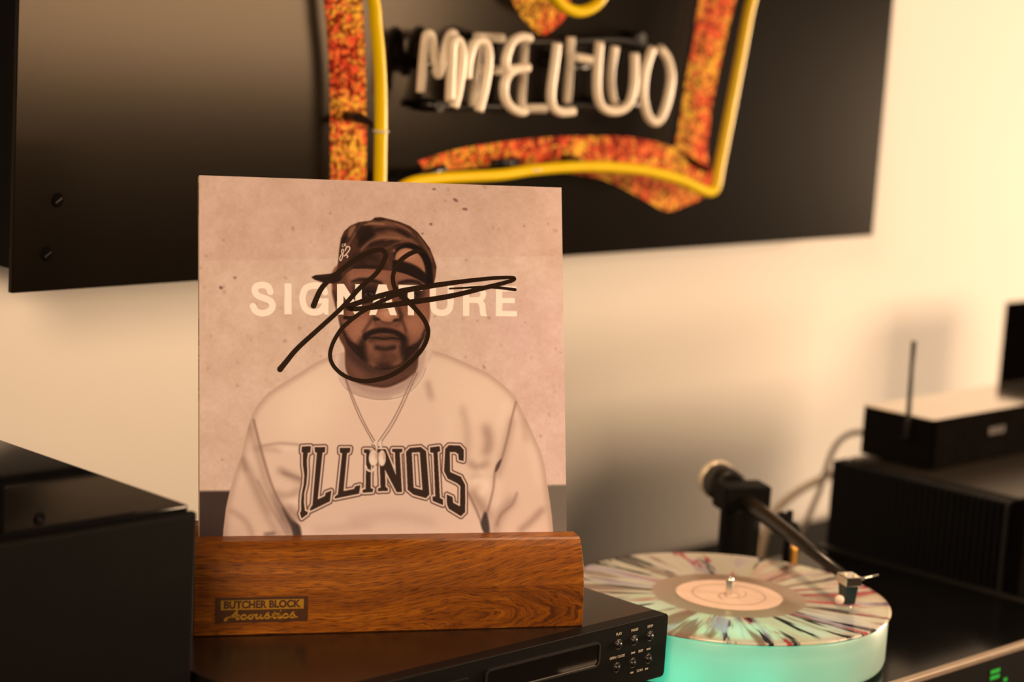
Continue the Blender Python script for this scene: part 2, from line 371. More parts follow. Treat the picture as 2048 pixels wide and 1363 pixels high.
def walnut():
    m = bpy.data.materials.new('oiled_walnut_grain'); m.use_nodes = True
    nt = m.node_tree; b = nt.nodes['Principled BSDF']
    tc = nn(nt, 'ShaderNodeTexCoord'); sp = nn(nt, 'ShaderNodeSeparateXYZ'); link(nt, tc.outputs['Object'], sp.inputs[0])
    X, Y, Z = sp.outputs
    def ma(op, a, b_=None, c=None):
        n = nn(nt, 'ShaderNodeMath', operation=op)
        for i, v in enumerate((a, b_, c)):
            if v is None: continue
            if isinstance(v, (int, float)): n.inputs[i].default_value = v
            else: link(nt, v, n.inputs[i])
        return n.outputs[0]
    def mr(v, a, b_): 
        n = nn(nt, 'ShaderNodeMapRange'); n.inputs[1].default_value = a; n.inputs[2].default_value = b_; n.interpolation_type = 'SMOOTHSTEP'
        link(nt, v, n.inputs[0]); return n.outputs[0]
    def noise(x, y, z, scale, det=4, rough=0.55, dist=0.0):
        c = nn(nt, 'ShaderNodeCombineXYZ')
        for i, v in enumerate((x, y, z)):
            if isinstance(v, (int, float)): c.inputs[i].default_value = v
            else: link(nt, v, c.inputs[i])
        n = nn(nt, 'ShaderNodeTexNoise'); n.inputs['Scale'].default_value = scale; n.inputs['Detail'].default_value = det
        n.inputs['Roughness'].default_value = rough; n.inputs['Distortion'].default_value = dist
        link(nt, c.outputs[0], n.inputs['Vector']); return n.outputs['Fac']
    # grain runs level at the left and climbs to the right of the board
    slope = ma('MULTIPLY', mr(X, 0.05, 0.30), 0.24)
    wav = noise(ma('MULTIPLY', X, 7), 0.0, ma('MULTIPLY', Z, 16), 1.0, 2)
    g = ma('SUBTRACT', ma('ADD', Z, ma('MULTIPLY', Y, 0.6)), ma('MULTIPLY', slope, ma('SUBTRACT', X, 0.12)))
    g = ma('ADD', g, ma('MULTIPLY', ma('SUBTRACT', wav, 0.5), 0.012))
    # second board below the glue line: arched growth rings
    dx = ma('MULTIPLY', ma('SUBTRACT', X, 0.232), 0.26); dz = ma('SUBTRACT', Z, 0.013)
    rad = ma('SQRT', ma('ADD', ma('MULTIPLY', dx, dx), ma('MULTIPLY', dz, dz)))
    rad = ma('ADD', rad, ma('MULTIPLY', ma('SUBTRACT', noise(ma('MULTIPLY', X, 30), 0.0, ma('MULTIPLY', Z, 80), 1.0, 3), 0.5), 0.010))
    low = ma('MULTIPLY', ma('SUBTRACT', 1.0, mr(Z, 0.0352, 0.0368)), mr(X, 0.15, 0.25))
    gm = nn(nt, 'ShaderNodeMix'); link(nt, low, gm.inputs[0]); link(nt, g, gm.inputs[2]); link(nt, rad, gm.inputs[3]); G = gm.outputs[0]
    bands = noise(ma('MULTIPLY', X, 2.2), 3.0, ma('MULTIPLY', G, 95), 1.0, 4, 0.6)
    streak = noise(ma('MULTIPLY', X, 26), 7.0, ma('MULTIPLY', G, 520), 1.0, 4, 0.65)
    pore = noise(ma('MULTIPLY', X, 75), 1.0, ma('MULTIPLY', G, 900), 1.0, 3, 0.6)
    ring = ma('SINE', ma('MULTIPLY', rad, 760.0))
    base = nn(nt, 'ShaderNodeValToRGB'); e = base.color_ramp.elements
    e[0].position = 0.29; e[0].color = (0.080, 0.021, 0.001, 1); e[1].position = 0.73; e[1].color = (0.46, 0.170, 0.006, 1)
    k = e.new(0.5); k.color = (0.225, 0.066, 0.002, 1)
    mix = ma('ADD', ma('MULTIPLY', bands, 0.5), ma('MULTIPLY', streak, 0.5))
    link(nt, mix, base.inputs[0])
    dark = ma('MULTIPLY', ma('SUBTRACT', 1.0, mr(pore, 0.34, 0.52)), 0.80)
    ringd = ma('MULTIPLY', ma('MULTIPLY', mr(ring, 0.72, 1.0), low), 0.42)
    tot = ma('MAXIMUM', dark, ringd)
    mx = nn(nt, 'ShaderNodeMix', data_type='RGBA'); link(nt, tot, mx.inputs[0]); link(nt, base.outputs[0], mx.inputs[6])
    mx.inputs[7].default_value = (0.05, 0.013, 0.003, 1)
    mu = nn(nt, 'ShaderNodeMix', data_type='RGBA', blend_type='MULTIPLY'); link(nt, ma('MULTIPLY', low, 0.38), mu.inputs[0])
    link(nt, mx.outputs[2], mu.inputs[6]); mu.inputs[7].default_value = (0.62, 0.55, 0.5, 1)
    link(nt, mu.outputs[2], b.inputs['Base Color'])
    b.inputs['Roughness'].default_value = 0.42; b.inputs['Specular IOR Level'].default_value = 0.4
    bp = nn(nt, 'ShaderNodeBump'); bp.inputs['Strength'].default_value = 0.15; bp.inputs['Distance'].default_value = 0.0006
    link(nt, pore, bp.inputs['Height']); link(nt, bp.outputs['Normal'], b.inputs['Normal'])
    return m
m_wood = walnut()
stand = thing('record_stand', 'walnut record display stand holding the signed sleeve on the disc player', 'stand', SA, SROT)
def prism_x(name, prof, x0, x1, mat, parent, bev=0.0008):
    """profile in (y,z) swept along x"""
    bm = bmesh.new()
    a = [bm.verts.new((x0, y, z)) for y, z in prof]; b = [bm.verts.new((x1, y, z)) for y, z in prof]
    bm.faces.new(a); bm.faces.new(b[::-1])
    for i in range(len(a)):
        j = (i+1) % len(a); bm.faces.new((a[i], b[i], b[j], a[j]))
    bmesh.ops.recalc_face_normals(bm, faces=bm.faces[:])
    if bev: bmesh.ops.bevel(bm, geom=[e for e in bm.edges if abs(e.verts[0].co.x-e.verts[1].co.x) < 1e-6], offset=bev, segments=2, profile=.5, affect='EDGES')
    return bm_obj(name, bm, mat, parent)
FRONT_PROF = [(0.0012, 0.0), (0.0, 0.001), (0.0005, 0.012), (0.0015, 0.024), (0.0032, 0.036), (0.0062, 0.048), (0.0108, 0.058), (0.0165, 0.066), (0.0205, 0.0705), (0.0225, 0.072)]
front = prism_x('front_board', FRONT_PROF+[(0.0392, 0.072), (0.0345, 0.0542), (0.0345, 0.0)], 0, SL, m_wood, stand, 0.0006)
prism_x('back_board', [(0.052, 0.0), (0.052, 0.076), (0.0535, 0.0775), (0.070, 0.0775), (0.074, 0.074), (0.079, 0.05), (0.079, 0.0)], 0.004, SL-0.004, m_wood, stand, 0.0006)
prism_x('base_block', [(0.0345, 0.0), (0.0345, 0.0526), (0.052, 0.0526), (0.052, 0.0)], 0.001, SL-0.001, m_wood, stand, 0)
def fy(z):
    for (y0, z0), (y1, z1) in zip(FRONT_PROF, FRONT_PROF[1:]):
        if z0 <= z <= z1: return y0+(y1-y0)*(z-z0)/(z1-z0)
    return 0.0
# maker's badge
m_badge = pm('dark_brown_badge_print', (0.050, 0.016, 0.004), 0.45, vary=0.1, nscale=200)
m_gold = pm('gold_badge_print', (0.30, 0.160, 0.012), 0.4, vary=0.1, nscale=200)
bx0, bx1, bz0, bz1 = 0.0175, 0.0925, 0.0107, 0.0312
def bpt(x, z, off=0.0): return Vector((x, fy(z)-0.0003-off, z))
def badge_poly(name, x0, x1, z0, z1, off, mat, par, tilt=0.0):
    bm = bmesh.new(); n = 6
    rows = [[bm.verts.new(bpt(x, z0+(z1-z0)*i/n, off)) for x in (x0, x1)] for i in range(n+1)]
    for a, b in zip(rows, rows[1:]): bm.faces.new((a[0], a[1], b[1], b[0]))
    return bm_obj(name, bm, mat, par)
badge = badge_poly('badge', bx0, bx1, bz0, bz1, 0, m_badge, stand); badge['label'] = 'small dark badge lettered in gold'
badge_poly('gold_strip', bx0+0.0040, bx1-0.0035, 0.0212, 0.0290, 0.00012, m_gold, badge)
me = text_mesh('BUTCHER BLOCK', 0.0082, bold=0.00036)
xs = [v.co.x for v in me.vertices]; k_ = 0.0625/(max(xs)-min(xs))
for v in me.vertices: v.co = bpt(0.0547+v.co.x*k_, 0.0251+v.co.y*0.98, 0.00024)
me.materials.clear(); ob('lettering', me, m_badge, badge)
# script word, drawn as joined pen strokes (units: badge millimetres)
SCRIPT = [
 [(2.2, 1.6), (1.2, 0.9), (0.5, 1.3), (1.0, 2.3), (3.2, 3.4), (6.0, 4.4), (8.8, 7.6), (9.9, 9.3), (9.5, 6.2), (9.4, 3.0), (10.1, 1.7), (11.4, 2.6)],
 [(4.6, 3.6), (8.0, 4.1), (11.2, 4.9)],
 [(16.3, 4.6), (15.1, 5.4), (13.4, 4.4), (13.0, 2.8), (14.2, 1.8), (16.4, 2.4), (18.2, 3.6)],
 [(21.2, 5.2), (19.2, 4.6), (18.7, 2.9), (19.9, 1.9), (21.6, 2.9), (21.6, 4.6), (21.0, 5.2), (23.4, 4.9)],
 [(24.8, 5.3), (24.2, 3.4), (24.8, 2.1), (26.5, 2.6), (28.2, 5.2), (27.7, 3.0), (28.6, 2.0), (30.4, 3.0)],
 [(30.4, 3.0), (33.4, 6.6), (33.2, 4.8), (34.5, 3.2), (33.8, 2.1), (31.6, 2.3)], [(34.2, 2.3), (36.6, 3.2)],
 [(36.6, 3.2), (38.8, 6.9), (37.6, 3.4), (38.4, 2.1), (40.4, 2.9)], [(36.7, 5.4), (40.6, 5.6)],
 [(40.4, 2.9), (42.0, 5.3), (41.5, 3.2), (42.3, 2.2), (44.2, 3.0)], [(42.8, 7.9), (43.0, 8.0)],
 [(48.0, 4.7), (46.9, 5.4), (45.4, 4.5), (44.9, 3.0), (46.0, 2.1), (48.2, 2.6), (49.8, 3.4)],
 [(49.8, 3.2), (52.6, 6.8), (52.4, 5.0), (53.8, 3.5), (53.2, 2.3), (50.8, 2.4)], [(53.4, 2.4), (55.6, 2.6)]]
sb = bmesh.new()
for si, st in enumerate(SCRIPT):
    P_ = catmull(st, 5); n_ = len(P_)
    wv = 1.45 if len(st) > 2 else 1.1
    if si == 9: wv = 2.1
    vs = []
    for i in range(n_):
        d = np.array(P_[min(i+1, n_-1)])-np.array(P_[max(i-1, 0)]); d = d/(np.hypot(*d)+1e-9); nv = np.array([-d[1], d[0]])*wv*0.5
        q = np.array(P_[i]); 
        if i == 0: q = q-d*wv*.4
        if i == n_-1: q = q+d*wv*.4
        vs.append([sb.verts.new(bpt((x*1.07)/1000+bx0+0.0068, (y*1.0)/1000+bz0+0.0012, 0.0003)) for x, y in (q+nv, q-nv)])
    for a, b in zip(vs, vs[1:]): sb.faces.new((a[0], a[1], b[1], b[0]))
bm_obj('script_lettering', sb, m_gold, badge)

# ---- the sleeve: plane leaning back in the groove
LEAN, JW = 0.2614, 0.3137
ex = np.array([math.cos(SROT), math.sin(SROT), 0]); bk = np.array([-math.sin(SROT), math.cos(SROT), 0]); up = np.array([0, 0, 1.0])
jup = up*math.cos(LEAN)+bk*math.sin(LEAN)
j0 = np.array([SA.x, SA.y, -0.536])+ex*0.0086+bk*0.040+up*0.072        # on the cover, level with the board's top
jTL = j0+jup*0.2958
HMAT = np.stack([np.array([FPX*(CR@v)+1024*(CF@v), -FPX*(CU@v)+681.5*(CF@v), CF@v]) for v in (JW*ex, -JW*jup, jTL)], 1)
HINV = np.linalg.inv(HMAT)
def to_uv(x, y):                      # measured point of the photo -> place on the printed cover, 0..1
    q = HINV@np.array([x, y, 1.0]); return q[0]/q[2], q[1]/q[2]

# ------------------------------------------------------------------ cover print (drawn numerically, stored on the cover mesh)
NC = 1520
def CP(pts): return np.array([to_uv(x, y) for x, y in pts])*NC
SCL = NC/728.0
def s2l(c):
    c = np.asarray(c, float)/255.0
    return np.where(c <= 0.04045, c/12.92, ((c+0.055)/1.055)**2.4)
img = np.zeros((NC, NC, 3)); img[:] = (206, 152, 114)
def boxblur(a, r):
    if r < 1: return a
    for ax in (0, 1):
        p = np.pad(a, [(r+1, r) if i == ax else (0, 0) for i in range(2)], mode='edge')
        c = np.cumsum(p, axis=ax)
        n = a.shape[ax]
        if ax == 0: a = (c[2*r+1:2*r+1+n]-c[0:n])/(2*r+1)
        else: a = (c[:, 2*r+1:2*r+1+n]-c[:, 0:n])/(2*r+1)
    return a
def gblur(a, s):
    r = int(round(s*0.95))
    if r < 1: return a
    for _ in range(3): a = boxblur(a, r)
    return a
def vnoise(cell, seed=0):
    r = np.random.default_rng(seed); n = int(NC/cell)+3
    g = r.random((n, n)); t = np.arange(NC)/cell; i = t.astype(int); f = t-i; f = f*f*(3-2*f)
    a = g[i][:, i]; b = g[i][:, i+1]; c = g[i+1][:, i]; d = g[i+1][:, i+1]
    fx = f[None, :]; fy_ = f[:, None]
    return (a*(1-fx)+b*fx)*(1-fy_)+(c*(1-fx)+d*fx)*fy_
def clipbox(x0, y0, x1, y1, pad):
    return (int(max(0, math.floor(x0-pad))), int(max(0, math.floor(y0-pad))), int(min(NC, math.ceil(x1+pad))), int(min(NC, math.ceil(y1+pad))))
class Mask:
    """coverage values inside a small window of the canvas"""
    def __init__(self, bx, a): self.bx = bx; self.a = a
    def full(self):
        m = np.zeros((NC, NC)); x0, y0, x1, y1 = self.bx; m[y0:y1, x0:x1] = self.a; return m
def fill(C, pad=2):
    """even-odd polygon mask, canvas coordinates"""
    bx = clipbox(C[:, 0].min(), C[:, 1].min(), C[:, 0].max(), C[:, 1].max(), pad); X0, Y0, X1, Y1 = bx
    w, h = max(X1-X0, 1), max(Y1-Y0, 1)
    acc = np.zeros((h, w+1), np.int16)
    for (x0, y0), (x1, y1) in zip(C, np.roll(C, -1, 0)):
        if y0 == y1: continue
        if y0 > y1: x0, y0, x1, y1 = x1, y1, x0, y0
        a = max(Y0, int(math.ceil(y0-0.5))); b = min(Y1, int(math.ceil(y1-0.5)))
        if b <= a: continue
        rows = np.arange(a, b); xi = x0+(rows+0.5-y0)*(x1-x0)/(y1-y0)
        np.add.at(acc, (rows-Y0, np.clip(np.ceil(xi-0.5)-X0, 0, w).astype(int)), 1)
    return Mask((X0, Y0, X0+w, Y0+h), (np.cumsum(acc, 1)[:, :w] % 2).astype(float))
def stroke(C, w, pad=2):
    """mask of a round-ended stroke; w one width or one per point (canvas px)"""
    ww = w if hasattr(w, '__len__') else [w]*len(C); pad = pad+max(ww)/2
    bx = clipbox(C[:, 0].min(), C[:, 1].min(), C[:, 0].max(), C[:, 1].max(), pad); X0, Y0, X1, Y1 = bx
    M = np.zeros((max(Y1-Y0, 1), max(X1-X0, 1)))
    for i in range(len(C)-1):
        a, b = C[i], C[i+1]; wm = max(ww[i], ww[i+1])/2+1.5
        x0, x1 = int(max(X0, min(a[0], b[0])-wm)), int(min(X1, max(a[0], b[0])+wm+1))
        y0, y1 = int(max(Y0, min(a[1], b[1])-wm)), int(min(Y1, max(a[1], b[1])+wm+1))
        if x1 <= x0 or y1 <= y0: continue
        X, Y = np.meshgrid(np.arange(x0, x1)+.5, np.arange(y0, y1)+.5)
        d = b-a; L2 = d@d+1e-9; t = np.clip(((X-a[0])*d[0]+(Y-a[1])*d[1])/L2, 0, 1)
        ds = np.hypot(X-a[0]-t*d[0], Y-a[1]-t*d[1]); hw = (ww[i]+(ww[i+1]-ww[i])*t)/2
        v = M[y0-Y0:y1-Y0, x0-X0:x1-X0]; np.maximum(v, np.clip(hw-ds+.5, 0, 1), out=v)
    return Mask((X0, Y0, X0+M.shape[1], Y0+M.shape[0]), M)
def lay(mask, col, a=1.0, clip=None):
    if isinstance(mask, np.ndarray): mask = Mask((0, 0, NC, NC), mask)
    x0, y0, x1, y1 = mask.bx
    if x1 > NC or y1 > NC: return
    m = mask.a*a
    if clip is not None: m = m*clip[y0:y1, x0:x1]
    m = m[..., None]; v = img[y0:y1, x0:x1]; v += m*(np.array(col, float)-v)
def P(pts, col, blur=0.0, a=1.0, smooth=True, clip=None, want=False):
    C = CP(catmull(pts, 6, True) if smooth else pts); m = fill(C, 3+3*blur*SCL)
    if blur: m.a = gblur(m.a, blur*SCL)
    lay(m, col, a, clip)
    if want: return m.full() if clip is None else m.full()*clip
def S(pts, w, col, blur=0.0, a=1.0, clip=None, smooth=True):
    q = catmull(pts, 6) if smooth and len(pts) > 2 else pts
    if hasattr(w, '__len__'): ww = np.interp(np.linspace(0, 1, len(q)), np.linspace(0, 1, len(w)), w)*SCL
    else: ww = w*SCL
    m = stroke(CP(q), ww, 3+3*blur*SCL)
    if blur: m.a = gblur(m.a, blur*SCL)
    lay(m, col, a, clip)
def E(cx, cy, rx, ry, col, blur=0.0, a=1.0, rot=0.0, clip=None):
    t = np.linspace(0, 2*math.pi, 28)[:-1]; c, s = math.cos(rot), math.sin(rot)
    return P([(cx+rx*math.cos(q)*c-ry*math.sin(q)*s, cy+rx*math.cos(q)*s+ry*math.sin(q)*c) for q in t], col, blur, a, False, clip)
# concrete wall behind the sitter
n1 = vnoise(150, 1); n2 = vnoise(46, 2); n3 = vnoise(15, 3); n4 = vnoise(5, 4)
P([(380, 521), (1140, 511), (1140, 1090), (380, 1090)], (213, 162, 122), 1.2, .75, False)
P([(930, 560), (1150, 560), (1150, 980), (1050, 980)], (214, 158, 126), 40, .7, False)
img += ((n1-.5)*9+(n2-.5)*8+(n3-.5)*7+(n4-.5)*6)[..., None]*np.array([1, 1, .95])
sp = np.random.default_rng(5)
for _ in range(150):
    x, y = sp.uniform(400, 1125), sp.uniform(365, 960); r = sp.uniform(1.0, 3.4)
    E(x, y, r*sp.uniform(.8, 1.8), r, (150, 98, 68), 1.0, sp.uniform(.12, .5), sp.uniform(0, 3))
for x, y, rx, ry, ro in ((911, 400, 5.5, 2.6, .55), (930, 418, 5.5, 2.3, .1), (868, 378, 4, 1.8, -.1), (862, 448, 3, 2.6, 0), (845, 467, 2, 2, 0), (442, 575, 4, 3, .3), (470, 555, 3, 2, 0)):
    E(x, y, rx, ry, (105, 62, 44), .8, .85, ro)
P([(380, 982), (760, 978), (760, 1100), (380, 1100)], (62, 40, 30), 1.3, 1, False)
P([(760, 974), (1150, 969), (1150, 1100), (760, 1100)], (112, 88, 66), 1.3, 1, False)
# sweatshirt
BODY = [(689.6, 703), (657.5, 712.5), (630, 725), (596, 747), (563, 767), (535, 786), (515, 809), (505.5, 825.5), (497, 850.6), (489, 881), (482, 912), (470.7, 942.6), (461, 976), (452.5, 1015), (447, 1060), (445, 1100),
        (1107, 1100), (1105.7, 1062.5), (1103.5, 1034.6), (1099, 1001), (1094, 968), (1089.5, 931.5), (1081, 901), (1070, 876), (1056, 845), (1042, 817), (1032, 795), (1020, 781), (1000, 763), (975, 744.6), (947, 732), (914, 717), (886, 705.6), (861, 700), (830, 690), (700, 690)]
body = P(BODY, (217, 165, 124), .5, 1, False, want=True)
bs = gblur(body, .8)
def B(pts, col, blur, a): P(pts, col, blur, a, True, bs)
def BS(pts, w, col, blur, a): S(pts, w, col, blur, a, bs)
B([(570, 775), (660, 735), (690, 800), (640, 870), (560, 870)], (232, 180, 134), 22, .8)
B([(860, 725), (960, 745), (1010, 800), (960, 850), (880, 820)], (226, 174, 130), 24, .7)
B([(690, 815), (840, 810), (850, 880), (760, 890), (680, 870)], (222, 168, 128), 18, .5)
B([(610, 1020), (760, 985), (930, 1020), (950, 1090), (600, 1090)], (212, 160, 124), 16, .6)
B([(445, 1000), (520, 960), (570, 1090), (440, 1090)], (204, 152, 114), 16, .6)
B([(1010, 900), (1090, 930), (1105, 1090), (990, 1090)], (208, 156, 118), 16, .6)
for seg_ in (BODY[0:16], BODY[16:34]): BS(seg_, 15, (172, 122, 90), 4.5, .75)
# folds and shadows of the sleeves
for pts, w, b_, a in (
    ([(507, 839), (524, 906), (543, 968), (563, 1009), (599, 1054)], 3.5, 1.4, .7), ([(499, 850), (516, 906), (536, 975), (566, 1040)], 9, 5, .4),
    ([(520, 892), (560, 886), (600, 889)], 3, 2, .5), ([(508, 896), (560, 900)], 6, 4, .3),
    ([(488, 925), (505, 960), (527, 1010), (560, 1070)], 12, 6, .45), ([(560, 940), (580, 950), (606, 962)], 10, 5, .55), ([(566, 945), (600, 956)], 4, 2, .4),
    ([(552, 985), (575, 992), (598, 978)], 9, 5, .4), ([(575, 1015), (597, 1035)], 14, 6, .5), ([(486, 915), (492, 940)], 6, 3, .4),
    ([(462, 1020), (490, 1040), (505, 1070)], 8, 4, .35), ([(515, 960), (545, 1020), (575, 1070)], 4, 2, .35),
    ([(1032, 803), (1022.6, 839), (1014, 878), (1003, 917.5), (990.5, 942.6), (986, 979), (975, 1021), (964, 1046)], 3.5, 1.4, .65),
    ([(1024, 840), (1008, 905), (994, 950)], 12, 6, .35), ([(936, 984), (945, 1003), (955, 1025), (969, 1062)], 3.5, 1.6, .7), ([(945, 985), (962, 1010), (975, 1030)], 16, 7, .5),
    ([(972, 855), (978, 885), (972, 905)], 14, 7, .55), ([(940, 925), (955, 935), (975, 925)], 10, 5, .45), ([(945, 955), (962, 952)], 8, 4, .3),
    ([(855, 765), (862, 795)], 9, 5, .4), ([(925, 815), (935, 870), (930, 920)], 10, 6, .28), ([(1034, 985), (1024, 1008), (1002, 1028), (993, 1050)], 4, 2, .5),
    ([(1085, 1018), (1062, 1042), (1040, 1060)], 10, 5, .5), ([(1025, 1000), (1000, 1030), (990, 1062)], 16, 7, .4), ([(1046, 840), (1052, 880)], 8, 5, .25),
    ([(700, 1040), (790, 1030), (870, 1046)], 10, 8, .22), ([(630, 1060), (740, 1050)], 8, 6, .2)):
    BS(pts, w, (130, 86, 62), b_, min(1, a*1.35))
for pts, w, b_, a in (([(556, 896), (590, 897)], 5, 3, .5), ([(575, 1000), (598, 1003)], 8, 4, .5), ([(945, 962), (962, 958), (975, 972), (962, 985)], 11, 5, .7), ([(958, 940), (966, 946)], 8, 4, .5),
    ([(540, 1030), (560, 1062)], 6, 4, .4), ([(1000, 960), (994, 1010)], 8, 5, .35), ([(1064, 900), (1080, 970)], 12, 7, .3), ([(895, 830), (900, 900)], 14, 9, .35), ([(1010, 805), (1000, 850)], 10, 6, .4)):
    BS(pts, w, (238, 188, 146), b_, a)
P([(563, 1012), (583, 1038), (601, 1056), (602, 1100), (590, 1100), (584, 1062), (572, 1035)], (56, 36, 27), 1.6, .95, True, bs)
P([(545, 985), (563, 1012), (580, 1045), (586, 1078), (566, 1050)], (110, 74, 55), 5, .7, True, bs)
P([(970, 1022), (977, 1040), (979, 1066), (970, 1068), (962, 1046)], (60, 42, 32), 1.5, .95, True, bs)
P([(1003, 917), (998, 935), (990, 944), (993, 928)], (70, 46, 34), 1.2, .85, True, bs)
BS([(530, 1068), (548, 1066)], 5, (70, 46, 34), 2.5, .8)
# collar, neck
COL_OUT = [(675, 712), (672, 735), (678, 757), (690, 775), (703, 784.4), (723, 792.4), (755, 798.5), (787, 796.5), (811.6, 788.4), (832, 772), (845, 753), (852, 735), (858, 702), (770, 690)]
P(COL_OUT, (186, 137, 104), .8, 1, True, bs); S(COL_OUT[7:13], 9, (222, 172, 132), 3, .8, bs); S(COL_OUT[0:4], 9, (222, 172, 132), 3, .8, bs)
NECK = [(688, 660), (690, 700), (691, 735), (700, 755), (714, 765), (737, 771), (769, 775), (793, 768), (817, 755), (834, 737), (837, 700), (842, 660)]
for i in range(44):
    u = i/43; x = 704+u*122; yb = 791-((x-765)/62)**2*22; S([(x, yb), (765+(x-765)*.93, yb-17)], .8, (150, 104, 78), .4, .45, bs)
S(COL_OUT[2:12], 1.4, (150, 102, 76), .5, .75); S([(x, y+3) for x, y in COL_OUT[2:11]], 1.2, (236, 186, 142), .5, .5)
S([(700, 760), (735, 778), (769, 782), (805, 770), (833, 745)], 7, (150, 104, 78), 3, .5)
neck = P(NECK, (122, 80, 58), .8, want=True)
P([(690, 690), (700, 740), (730, 762), (715, 715)], (150, 100, 74), 6, .7, True, neck)
P([(705, 725), (770, 750), (835, 720), (835, 690), (700, 690)], (86, 54, 40), 6, .75, True, neck)
S([(716, 764), (769, 773), (815, 755)], 5, (84, 54, 40), 2.5, .6, neck)
# head
FACE = [(666, 540), (664, 575), (664, 587), (669, 607), (675.5, 628), (678, 641), (683, 663), (690, 679), (698, 694), (709, 707), (724, 721), (740, 734), (763, 741), (785, 738), (806, 729), (822, 713), (838.5, 694), (848, 673), (856, 650), (860, 629), (860, 600), (859, 560), (845, 520), (770, 500), (700, 515)]
face = P(FACE, (158, 106, 78), .8, want=True)
def F(pts, col, blur, a): P(pts, col, blur, a, True, face)
def FS(pts, w, col, blur, a): S(pts, w, col, blur, a, face)
F([(700, 545), (760, 542), (780, 560), (730, 568), (692, 566)], (176, 122, 90), 7, .9)
F([(795, 548), (835, 566), (845, 580), (800, 560)], (182, 126, 94), 6, .8)
F([(663, 560), (676, 566), (682, 600), (676, 632), (668, 606)], (128, 84, 60), 3, .9)              # ear
S([(667, 582), (672, 600), (676, 622)], 4, (70, 44, 32), 1.6, .8); S([(663.5, 575), (668, 604)], 2, (176, 122, 90), 1, .7)
F([(680, 560), (692, 545), (694, 600), (690, 640), (680, 632)], (104, 68, 49), 5, .8)              # temple
F([(700, 640), (735, 632), (742, 660), (716, 684), (697, 668)], (184, 128, 95), 8, .95)            # cheeks
F([(806, 640), (840, 622), (852, 640), (842, 668), (818, 668)], (184, 128, 95), 8, .95)
F([(825, 600), (856, 600), (858, 640), (850, 660)], (172, 118, 88), 6, .6)
F([(706, 566), (760, 566), (764, 592), (745, 606), (712, 604)], (86, 54, 39), 6, .9)               # eye sockets
F([(798, 566), (846, 570), (848, 592), (820, 606), (798, 594)], (98, 62, 45), 6, .85)
F([(716, 578), (756, 578), (760, 598), (742, 604), (716, 600)], (58, 36, 26), 4, .75); F([(802, 578), (842, 580), (842, 596), (822, 604), (800, 598)], (64, 40, 29), 4, .7); F([(760, 600), (768, 590), (770, 615), (760, 626)], (120, 78, 57), 4, .6)
FS([(703, 563), (720, 559), (742, 560), (764, 566)], [3, 6, 7, 4], (58, 36, 26), 1.6, .9)          # brows
FS([(797, 566), (815, 562), (835, 564), (846, 572)], [4, 7, 6, 3], (58, 36, 26), 1.6, .9)
for ex_, ey_ in ((738, 588), (822, 590)):
    E(ex_, ey_, 11, 4.6, (120, 84, 64), 1.2, .8, 0, face); E(ex_, ey_, 4.4, 4.2, (34, 20, 14), .8, 1, 0, face); E(ex_+1.5, ey_-1.5, 1.1, 1, (220, 180, 150), .3, .8, 0, face)
    FS([(ex_-13, ey_+1), (ex_-5, ey_-5), (ex_+6, ey_-5), (ex_+13, ey_+1)], 2.6, (40, 24, 17), .8, .9)
    FS([(ex_-11, ey_+4), (ex_, ey_+6.5), (ex_+11, ey_+3)], 1.6, (66, 42, 31), .8, .7); FS([(ex_-13, ey_+12), (ex_, ey_+15), (ex_+13, ey_+10)], 3, (100, 64, 46), 2, .6)
F([(762, 570), (778, 570), (786, 610), (792, 632), (756, 632), (762, 605)], (178, 124, 92), 4, .8)  # nose bridge
F([(757, 622), (772, 612), (786, 620), (800, 634), (790, 646), (760, 646), (749, 636)], (196, 138, 103), 4, .9)
FS([(746, 626), (752, 646), (772, 650), (796, 648), (804, 630)], 6, (96, 60, 44), 3, .55); E(774, 626, 13, 9, (190, 134, 100), 4, .7, 0, face); E(774, 628, 9, 6, (214, 156, 118), 3.5, .8, 0, face)
FS([(750, 628), (747, 636), (751, 641)], 3, (84, 52, 38), 1.2, .85); FS([(798, 620), (802, 634), (798, 641)], 3, (78, 48, 35), 1.4, .85)
E(754, 637.5, 6.5, 2.8, (46, 28, 20), 1.4, .95, .25, face); E(792, 640, 6.5, 2.8, (46, 28, 20), 1.4, .95, -.25, face)
FS([(759, 641), (768, 645), (780, 646), (787, 643)], 3, (74, 46, 34), 1.4, .8)
FS([(790, 600), (797, 616), (803, 632)], 7, (84, 52, 38), 3, .7)
F([(752, 646), (796, 648), (792, 656), (760, 656)], (150, 100, 73), 3, .7)
FS([(744, 636), (736, 650), (726, 664)], 5, (92, 58, 42), 2.2, .75); FS([(801, 636), (808, 650), (812, 664)], 5, (88, 56, 40), 2.2, .75)
# beard, lips
BEARD = [(672, 626), (679, 640), (690, 664), (703, 682), (718, 692), (724, 700), (728, 722), (745, 733), (775, 734), (800, 728), (808, 716), (812, 696), (824, 690), (840, 678), (852, 652), (852, 668), (842, 692), (826, 712), (807, 729), (786, 739), (763, 742), (740, 735), (722, 721), (707, 707), (696, 694), (688, 679), (681, 660)]
P(BEARD, (66, 41, 30), 2.2, .92, True, gblur(face, 1.0))
P([(716, 690), (728, 672), (732, 700), (738, 728), (724, 718)], (60, 38, 28), 4, .9, True, face); P([(802, 672), (814, 672), (816, 696), (806, 722), (800, 700)], (60, 38, 28), 4, .9, True, face)
P([(727, 667), (740, 660), (753, 656), (765, 655), (777, 656), (793, 660), (805, 667), (811, 676), (806, 684), (797, 674), (785, 670), (772, 667), (756, 668), (740, 672), (731, 682), (725, 676)], (58, 36, 26), 1.5, .95, True, face)
